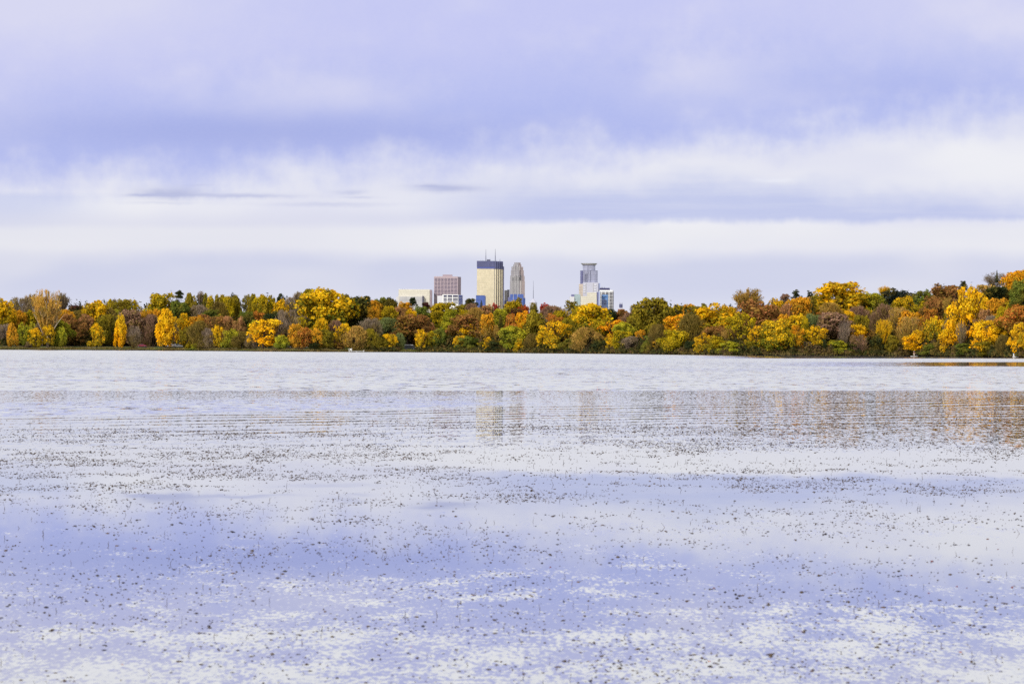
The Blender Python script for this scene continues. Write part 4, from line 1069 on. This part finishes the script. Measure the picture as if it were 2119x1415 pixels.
# ------------------------------------------------------------------ cars and van
M_GLASS = plain('car_glass', (24, 28, 34), .1, var=.1); M_TYRE = plain('tyre_rubber', (22, 22, 24), .8); M_RIM = plain('wheel_rim', (150, 152, 156), .35, .6)
M_LAMP = plain('headlamp', (226, 228, 226), .2); M_TAIL = plain('tail_lamp', (140, 24, 20), .3)
def car(x, e, rz, paint, label, long=4.5, high=1.45, van=False):
    p = place(x, e); t = empty('parked_van' if van else 'parked_car', (p.x, p.y, p.z + .06), rz)
    tag(t, label, 'van' if van else 'car', 'vehicles parked behind the far shore')
    L, Wd = long, 1.8
    if van: prof = [(-L / 2, .35), (-L / 2, 1.5), (-L / 2 + .1, high - .08), (-L / 2 + .3, high), (L * .26, high), (L * .33, high - .12), (L * .43, 1.25), (L * .49, 1.1), (L / 2, .9), (L / 2, .35)]
    else: prof = [(-L / 2, .35), (-L / 2, .85), (-L * .45, 1.0), (-L * .36, 1.02), (-L * .22, high - .04), (-L * .14, high), (L * .08, high), (L * .14, high - .06), (L * .27, .98), (L * .42, .88), (L * .49, .72), (L / 2, .35)]
    mb = MB(); n = len(prof)
    def hw(z): return Wd / 2 * (1 if z < 1.0 else 1 - .22 * (z - 1.0) / max(.3, high - 1.0)) if not van else Wd / 2 * (1 if z < 1.3 else .94)
    mb.poly([(a, -hw(z), z) for a, z in prof] + [(a, hw(z), z) for a, z in prof],
            [tuple(range(n)), tuple(range(2 * n - 1, n - 1, -1))] + [((i + 1) % n, i, n + i, n + (i + 1) % n) for i in range(n)])
    body = mb.build('body', paint, t)
    bv = body.modifiers.new('bevel', 'BEVEL'); bv.width = .05; bv.segments = 2
    for s in (-1, 1):
        mb = MB(); z0, z1 = (1.28, high - .25) if van else (1.02, high - .08)
        a0, a1, b0, b1 = (-L * .42, L * .38, -L * .42, L * .28) if van else (-L * .32, L * .23, -L * .2, L * .12)
        y0, y1 = s * (hw(z0) + .012), s * (hw(z1) + .012)
        pts = [(a0, y0, z0), (a1, y0, z0), (b1, y1, z1), (b0, y1, z1), (a0, y0 - s * .03, z0), (a1, y0 - s * .03, z0), (b1, y1 - s * .03, z1), (b0, y1 - s * .03, z1)]
        mb.poly(pts, [(0, 1, 2, 3), (7, 6, 5, 4), (0, 4, 5, 1), (1, 5, 6, 2), (2, 6, 7, 3), (3, 7, 4, 0)]); mb.build('side_window', M_GLASS, t)
        for a in (-L * .31, L * .31):
            w = empty('wheel', (a, s * (Wd / 2 - .1), .33)); w.parent = t
            mb = MB(); mb.tube([(0, -.1, 0), (0, -.09, 0), (0, .09, 0), (0, .1, 0)], [.29, .33, .33, .29], 16); mb.build('tyre', M_TYRE, w)
            mb = MB(); mb.tube([(0, -.115, 0), (0, .115, 0)], [.19, .19], 12); mb.build('rim', M_RIM, w)
        mb = MB(); mb.box(L / 2 - .06, L / 2 + .02, s * .62 - .16, s * .62 + .16, .62, .76); mb.build('headlight', M_LAMP, t)
        mb = MB(); mb.box(-L / 2 - .02, -L / 2 + .06, s * .68 - .12, s * .68 + .12, .7, .88); mb.build('tail_light', M_TAIL, t)
    mb = MB()
    if van: q = [(L * .345, high - .2), (L * .425, 1.27)]
    else: q = [(L * .155, high - .1), (L * .262, 1.0)]
    mb.poly([(q[0][0], -.62, q[0][1]), (q[1][0], -.74, q[1][1]), (q[1][0], .74, q[1][1]), (q[0][0], .62, q[0][1]),
             (q[0][0] + .03, -.62, q[0][1] + .03), (q[1][0] + .03, -.74, q[1][1] + .03), (q[1][0] + .03, .74, q[1][1] + .03), (q[0][0] + .03, .62, q[0][1] + .03)],
            [(4, 5, 6, 7), (0, 3, 2, 1), (0, 4, 7, 3), (1, 2, 6, 5), (0, 1, 5, 4), (3, 7, 6, 2)])
    mb.build('windscreen', M_GLASS, t)
    return t
P_W = plain('white_car_paint', (238, 238, 240), .3, var=.02); P_R = plain('red_car_paint', (150, 62, 84), .3, var=.03)
P_D = plain('dark_car_paint', (44, 46, 50), .3, var=.03); P_S = plain('silver_car_paint', (196, 198, 204), .3, .3, var=.03)
car(367, 15, R(28), P_W, 'white parked car behind the thin grey tree on the left shore', 4.4, 1.5)
car(354.5, 16, R(35), P_S, 'pale silver parked car just left of the white parked car', 4.3, 1.4)
car(293, 16, R(5), P_R, 'red parked car under the mauve tree left of the tall ragged yellow tree', 4.4, 1.45)
car(66, 19, R(0), P_W, 'white parked car mostly hidden near the left edge', 4.4, 1.45)
car(594, 17, R(3), P_D, 'dark parked car right of the bushy golden waterside tree')
car(625, 16, R(8), P_W, 'white parked car seen under the reddish orange tree')
v = car(848, 9, R(4), P_D, 'dark van with a white roof on the lawn above the water', 5.0, 2.0, True)
mb = MB(); mb.box(-2.3, 1.4, -.82, .82, 2.003, 2.16); rr = mb.build('roof_cover', M_WPAINT, v); rr['label'] = 'white roof'
bv = rr.modifiers.new('bevel', 'BEVEL'); bv.width = .06; bv.segments = 2

# ------------------------------------------------------------------ docks, box, paddler
def dock():
    X, D = water_point(761, 727.4); t = empty('dock', (X, shore(761) - 3.2, 0)); s = D / F
    tag(t, 'low white dock on the water with white posts, below the willow', 'dock')
    mb = MB()
    for k in range(22): mb.box(-3.2 + k * .295, -3.2 + k * .295 + .27, -1, 1, .30, .38)
    mb.build('deck', M_WPAINT, t)
    for x in (-3.0, 0, 3.0):
        for y in (-.8, .8):
            mb = MB(); mb.tube([(x, y, -1.2), (x, y, .30)], [.06, .06], 8); mb.build('leg', M_WPAINT, t)
    for x in (-3.1, -2.0, 3.1):
        mb = MB(); mb.tube([(x, -.9, .385), (x, -.9, 1.5 if x < 0 else .8)], [.08, .07], 8); mb.build('post', M_WPAINT, t)
    c = empty('dock_chair', (X - 2.5, shore(761) - 3.2, .385)); tag(c, 'small white chair on the left end of the dock', 'chair')
    mb = MB(); mb.box(-.25, .25, -.25, .25, .38, .43); mb.build('seat', M_WPAINT, c)
    mb = MB(); mb.box(-.25, .25, .2, .25, .44, .95); mb.build('backrest', M_WPAINT, c)
    for x in (-.22, .22):
        for y in (-.22, .22):
            mb = MB(); mb.box(x - .025, x + .025, y - .025, y + .025, 0, .378); mb.build('leg', M_WPAINT, c)
dock()
def shore_box():
    X, D = water_point(2101, 740); D = shore(2101) - 1.5
    t = empty('shore_box', ((2100 - CX) / F * D, D, 0)); tag(t, 'small white box hut on a low landing at the right shore', 'hut')
    mb = MB(); mb.box(-.55, 3.6, -1, 1.6, .12, .30); mb.build('landing', M_RIB, t)
    mb = MB(); mb.box(-.5, .45, -.4, .4, .303, 1.25); mb.build('wall', M_WPAINT, t)
    mb = MB(); mb.prism([(-.58, -.48), (.53, -.48), (.53, .48), (-.58, .48)], 1.253, 1.38, [(-.5, -.4), (.45, -.4), (.45, .4), (-.5, .4)]); mb.build('roof', M_WPAINT, t)
    mb = MB(); mb.box(-.15, .2, -.43, -.402, .34, .8); mb.build('hatch', M_WINB, t)
    for x in (1.2, 2.3, 3.4):
        mb = MB(); mb.tube([(x, -.9, -.8), (x, -.9, .75)], [.07, .07], 8); mb.build('post', M_RIB, t)
shore_box()

def paddler():
    D = 1078.0; X = level(1891.5, 737.2)[0] * D
    # board
    n = 20; L = 1.65; pts = [(L * math.cos(2 * math.pi * k / n), .38 * math.sin(2 * math.pi * k / n) * (1 - .15 * math.cos(2 * math.pi * k / n))) for k in range(n)]
    bd = empty('paddleboard', (X, D, .02), R(35)); tag(bd, 'white paddleboard floating under the standing person', 'paddleboard')
    mb = MB(); mb.prism(pts, 0, .12, [(a * .97, b * .93) for a, b in pts]); mb.build('deck', M_WPAINT, bd, smooth=False)
    mb = MB(); mb.poly([(-1.3, -.01, 0), (-1.0, -.01, 0), (-1.3, -.01, -.2), (-1.3, .01, 0), (-1.0, .01, 0), (-1.3, .01, -.2)], [(0, 1, 2), (5, 4, 3), (0, 3, 4, 1), (1, 4, 5, 2), (2, 5, 3, 0)]); mb.build('fin', M_STEEL, bd)
    # person: one skinned skeleton
    skin = plain('skin', (196, 150, 124), .6); shirt = plain('maroon_shirt', (72, 26, 32), .8); trous = plain('pale_trousers', (196, 184, 172), .8); capm = plain('white_cap', (236, 232, 224), .7)
    V_ = []; E_ = []; Rr = []
    def add(p, r, par=None):
        V_.append(p); Rr.append(r)
        if par is not None: E_.append((par, len(V_) - 1))
        return len(V_) - 1
    pel = add((0, 0, .95), .15); wst = add((0, .01, 1.10), .13, pel); ch = add((0, .01, 1.32), .155, wst); nk = add((0, 0, 1.50), .06, ch); hd = add((0, -.01, 1.60), .085, nk); ht = add((0, -.01, 1.71), .075, hd)
    hands = {}
    for s, el, wr in ((-1, (-.30, -.10, 1.22), (-.24, -.30, 1.28)), (1, (.31, -.08, 1.12), (.16, -.34, .98))):
        sh = add((s * .19, .01, 1.42), .06, ch); e = add(el, .045, sh); w = add(wr, .030, e)
        pm = add((wr[0] - s * .03, wr[1] - .06, wr[2] + .01), .034, w); hands[s] = V_[pm]
        for k in range(4):
            f = add((V_[pm][0] - s * .03, V_[pm][1] - .03 + k * .004, V_[pm][2] + .03 - k * .02), .010, pm)
            add((V_[f][0] - s * .025, V_[f][1] + .035, V_[f][2] - .004 * k), .008, f)
        add((V_[pm][0] + s * .005, V_[pm][1] - .04, V_[pm][2] + .045), .010, pm)
        hp = add((s * .09, 0, .88), .10, pel); kn = add((s * .12, -.05, .50), .062, hp); an = add((s * .13, .02, .09), .040, kn); add((s * .14, -.14, .045), .036, an)
    def skinned(name, vs, es, rs, mat, parent, sub=2):
        me = bpy.data.meshes.new(name); me.from_pydata(vs, es, []); me.materials.append(mat); o = put(name, me, parent)
        md = o.modifiers.new('skin', 'SKIN'); md.use_smooth_shade = True
        for i, r in enumerate(rs): me.skin_vertices[0].data[i].radius = (r, r)
        me.skin_vertices[0].data[0].use_root = True
        sb = o.modifiers.new('sub', 'SUBSURF'); sb.levels = sub; sb.render_levels = sub
        return o
    bpy_me = None
    p = empty('person', (X, D, .14), R(20)); tag(p, 'person in maroon top, pale trousers and white cap standing with a paddle', 'person')
    def sk(name, vs, es, rs, mat):
        me = bpy.data.meshes.new(name); me.from_pydata(vs, es, []); me.materials.append(mat)
        o = put(name, me, p)
        md = o.modifiers.new('skin', 'SKIN'); md.use_smooth_shade = True
        if not me.skin_vertices: me.attributes.new  # the modifier creates the layer on the object below
        lay = me.skin_vertices[0] if me.skin_vertices else None
        if lay is None:
            bpy.context.view_layer.objects.active = o
            import bmesh
            bm = bmesh.new(); bm.from_mesh(me); bm.verts.layers.skin.verify(); bm.to_mesh(me); bm.free(); lay = me.skin_vertices[0]
        for i, r in enumerate(rs): lay.data[i].radius = (r, r); lay.data[i].use_root = (i == 0)
        sb = o.modifiers.new('sub', 'SUBSURF'); sb.levels = 1; sb.render_levels = 2
        return o
    sk('body', V_, E_, Rr, skin)
    sk('shirt', [(0, 0, 1.0), (0, .01, 1.12), (0, .01, 1.33), (0, 0, 1.45), (-.2, .01, 1.42), (-.27, -.05, 1.30), (.2, .01, 1.42), (.27, -.04, 1.26)],
       [(0, 1), (1, 2), (2, 3), (2, 4), (4, 5), (2, 6), (6, 7)], [.17, .15, .175, .08, .078, .065, .078, .065], shirt)
    sk('trousers', [(0, 0, .98), (-.09, 0, .86), (-.12, -.05, .5), (-.13, .01, .16), (.09, 0, .86), (.12, -.05, .5), (.13, .01, .16)],
       [(0, 1), (1, 2), (2, 3), (0, 4), (4, 5), (5, 6)], [.165, .12, .08, .062, .12, .08, .062], trous)
    mb = MB(); mb.tube([(0, -.01, 1.70), (0, -.01, 1.74), (0, -.01, 1.80), (0, -.01, 1.815)], [.098, .1, .07, .02], 12)
    mb.prism([(-.07, -.10), (.07, -.10), (.05, -.2), (-.05, -.2)], 1.70, 1.715); mb.build('cap', capm, p)
    for s in (-.03, .03):
        mb = MB(); mb.box(s - .012, s + .012, -.102, -.09, 1.645, 1.66); mb.build('eye', M_WINB, p)
    mb = MB(); mb.tube([(0, -.085, 1.65), (0, -.115, 1.62), (0, -.09, 1.605)], [.008, .014, .01], 6); mb.build('nose', skin, p)
    # paddle through both hands
    pd = empty('paddle', (X, D, .14), R(20)); tag(pd, 'dark paddle held by the standing person', 'paddle')
    a = Vector(hands[-1]) + Vector((.02, -.03, 0)); b2 = Vector(hands[1]) + Vector((-.02, -.03, 0)); d = (b2 - a).normalized()
    mb = MB(); mb.tube([a - d * .3, b2 + d * .7], [.016, .016], 8); mb.build('shaft', M_STEEL, pd)
    c = b2 + d * .7; mb = MB(); mb.tube([c, c + d * .1, c + d * .35, c + d * .42], [.02, .08, .09, .03], 6); bl = mb.build('blade', M_STEEL, pd)
paddler()

# ------------------------------------------------------------------ weeds on the water
def weeds():
    rng = np.random.default_rng(11)
    def vnoise(x, y, seed):
        """smooth value noise for clumping"""
        r = np.random.default_rng(seed); g = r.random((64, 64))
        xi = np.floor(x).astype(int); yi = np.floor(y).astype(int); fx = x - xi; fy = y - yi
        fx = fx * fx * (3 - 2 * fx); fy = fy * fy * (3 - 2 * fy)
        a = g[xi % 64, yi % 64]; b = g[(xi + 1) % 64, yi % 64]; c = g[xi % 64, (yi + 1) % 64]; d = g[(xi + 1) % 64, (yi + 1) % 64]
        return (a * (1 - fx) + b * fx) * (1 - fy) + (c * (1 - fx) + d * fx) * fy
    N = 620000
    px = rng.uniform(-250, 2370, N); py = rng.uniform(838, 1440, N)
    u = px - CX; v = (py - CY) - u * TAN
    D = FH / v; X = u / F * D
    edge = (py - CY) + u * .0195                       # weed bed begins along the swell front
    dens = np.clip((edge - 128) / 40, 0, 1) * np.interp(py, [838, 880, 940, 990, 1060, 1160, 1300, 1415], [.40, 1.1, 1.15, .70, .16, .034, .020, .016])
    cl = .34 * vnoise(X / 1.1 + 20, D / 1.5, 1) + .26 * vnoise(X / .33 + 5, D / .7, 2) + .30 * vnoise(X / 6 + 9, D / 5, 3) + .22 * vnoise(X / .12 + 3, D / .3, 4)
    prob = dens * np.clip((cl - .47) * 3.6, 0.012, 1.6)
    # an open lane of clear water on the right
    lane = np.exp(-(((py - 940) + (px - 1750) * .02) / 17) ** 2) * np.clip((px - 1420) / 120, 0, 1) * np.clip((2080 - px) / 160, 0, 1)
    prob *= (1 - lane * .97)
    keep = rng.random(N) < prob
    X, D, py_, px_ = X[keep], D[keep], py[keep], px[keep]
    n = len(X)
    print('weeds', n)
    sz = np.clip(rng.lognormal(0, .42, n), .3, 2.2) * np.interp(D, [22, 40, 80, 130], [.0044, .0043, .0053, .0074])
    oct_ = np.array([(1, 0, 0), (-1, 0, 0), (0, 1, 0), (0, -1, 0), (0, 0, 1), (0, 0, -1)], float)
    tri = np.array([(0, 2, 4), (2, 1, 4), (1, 3, 4), (3, 0, 4), (2, 0, 5), (1, 2, 5), (3, 1, 5), (0, 3, 5)])
    asp = np.stack([rng.uniform(.9, 3.2, n), rng.uniform(.8, 2.4, n), rng.uniform(.55, 1.2, n)], 1)
    P = oct_[None] * rng.uniform(.6, 1.3, (n, 6, 1)) * asp[:, None, :] * sz[:, None, None]
    P[:, :, 0] += X[:, None]; P[:, :, 1] += D[:, None]; P[:, :, 2] += (sz * .25)[:, None]
    def trimesh(name, P, T, mat):
        n, k, _ = P.shape; me = bpy.data.meshes.new(name); me.vertices.add(n * k); me.vertices.foreach_set('co', P.astype(np.float32).ravel())
        idx = (T[None] + (np.arange(n) * k)[:, None, None]).astype(np.int32).ravel(); f = n * len(T)
        me.loops.add(f * 3); me.loops.foreach_set('vertex_index', idx); me.polygons.add(f)
        me.polygons.foreach_set('loop_start', np.arange(0, f * 3, 3, dtype=np.int32)); me.polygons.foreach_set('loop_total', np.full(f, 3, dtype=np.int32))
        me.materials.append(mat); me.update(calc_edges=True); me.validate(); return me
    wm = mixed_leaf_mat('pond_weed', [(40, 38, 38), (66, 60, 50), (96, 82, 66), (52, 48, 54), (110, 90, 76), (58, 50, 46)], 2.0)
    tag(put('water_weed', trimesh('water_weed', P, tri, wm)), 'dark scattered water weed tips floating over the near lake', 'water weed', kind='stuff')
    # curved upright stems
    m = 650; px = rng.uniform(-150, 2270, m * 3); py = rng.uniform(870, 1425, m * 3)
    k = rng.random(m * 3) < np.interp(py, [870, 1000, 1150, 1300, 1425], [.5, .35, .22, .14, .07]); px = px[k][:m]; py = py[k][:m]
    u = px - CX; v = (py - CY) - u * TAN; D = FH / v; X = u / F * D; Q = []
    for i in range(len(px)):
        h = rng.uniform(.018, .05) * (1 + D[i] / 90); w = rng.uniform(.0012, .0024) * (1 + D[i] / 60); b = rng.normal() * .5; a = rng.normal() * .3
        s = [(X[i] + h * (a * t + b * t * (1 - t)), D[i] + .01 * t, h * t - .003) for t in (0, .35, .7, 1)]
        for j in range(3):
            (x0, y0, z0), (x1, y1, z1) = s[j], s[j + 1]; w0, w1 = w * (1 - j * .2), w * (1 - (j + 1) * .2)
            Q.append([(x0 - w0, y0, z0), (x0 + w0, y0, z0), (x1 + w1, y1, z1), (x1 - w1, y1, z1)])
            Q.append([(x0, y0 - w0, z0), (x0, y0 + w0, z0), (x1, y1 + w1, z1), (x1, y1 - w1, z1)])
    tag(put('reed_stems', quads_mesh('reed_stems', np.array(Q), wm)), 'short curved dark stems poking out of the near water', 'water weed', kind='stuff')
    # single drifting autumn leaves that can be told apart from the weed
    leafm = [plain('fallen_leaf_red', (112, 40, 34), .7), plain('fallen_leaf_brown', (120, 78, 44), .7), plain('fallen_leaf_orange', (176, 100, 40), .7), plain('fallen_leaf_dark', (52, 38, 40), .7)]
    spots = [(1547, 1126, 0), (1877, 1191, 0), (1886, 1190, 1), (1861, 1196, 0), (1817, 1183, 3), (2065, 1136, 0), (2044, 1115, 1), (1929, 1161, 0), (1478, 1216, 0), (1562, 1193, 3),
             (1417, 1188, 3), (1491, 1165, 3), (1483, 1173, 1), (2001, 1216, 0), (1628, 1286, 0), (1658, 1306, 0), (1787, 1314, 3), (2003, 1334, 3), (1790, 1244, 1), (1988, 1349, 2),
             (1734, 1284, 0), (1493, 1269, 3), (311, 1136, 0), (280, 1134, 0), (320, 1313, 0), (253, 1374, 2), (212, 1265, 3), (850, 1338, 2), (1056, 1265, 3), (1139, 1173, 0),
             (1221, 1383, 3), (1085, 1193, 3), (1468, 1368, 2), (1484, 1400, 3), (1564, 1266, 3), (1922, 1227, 0), (1980, 1213, 0), (2094, 1215, 0), (955, 1082, 0), (1108, 1088, 3),
             (1875, 1409, 3), (2012, 1408, 3), (1727, 1184, 2), (1812, 1172, 3), (1137, 1219, 1), (1002, 1314, 3), (1626, 1276, 3), (1600, 1278, 3)]
    src = {}
    for mi, mat in enumerate(leafm):
        mb = MB(); k = 10
        out = [(math.cos(2 * math.pi * j / k) * (1 if j % 2 else .68), math.sin(2 * math.pi * j / k) * (.8 if j % 2 else .55)) for j in range(k)]
        mb.poly([(0, 0, .10)] + [(a, b, .12 + .55 * abs(b) ** 1.4 + .3 * max(0, a)) for a, b in out] + [(0, 0, .02)] + [(a, b, .06 + .55 * abs(b) ** 1.4 + .3 * max(0, a)) for a, b in out],
                [(0, 1 + j, 1 + (j + 1) % k) for j in range(k)] + [(k + 1, k + 2 + (j + 1) % k, k + 2 + j) for j in range(k)] + [(1 + j, k + 2 + j, k + 2 + (j + 1) % k, 1 + (j + 1) % k) for j in range(k)])
        src[mi] = mesh('floating_leaf', mb.v, mb.f, mat)
    nmz = ['dark red', 'brown', 'orange brown', 'blackish']
    rr = random.Random(3)
    for x, y, c in spots:
        X, D = water_point(x, y); o = put('floating_leaf', src[c], None, (X, D, -.004))
        s = rr.uniform(.013, .019) * (D / 30) ** .6; o.scale = (s, s, s * rr.uniform(.8, 1.3)); o.rotation_euler = (rr.uniform(-.3, .3), rr.uniform(-.3, .3), rr.uniform(0, 6.28))
        tag(o, f'small {nmz[c]} curled leaf drifting on the near water', 'leaf', f'{nmz[c]} leaves drifting on the near water')
weeds()
print('objects', len(bpy.data.objects), 'trees', len(rows))
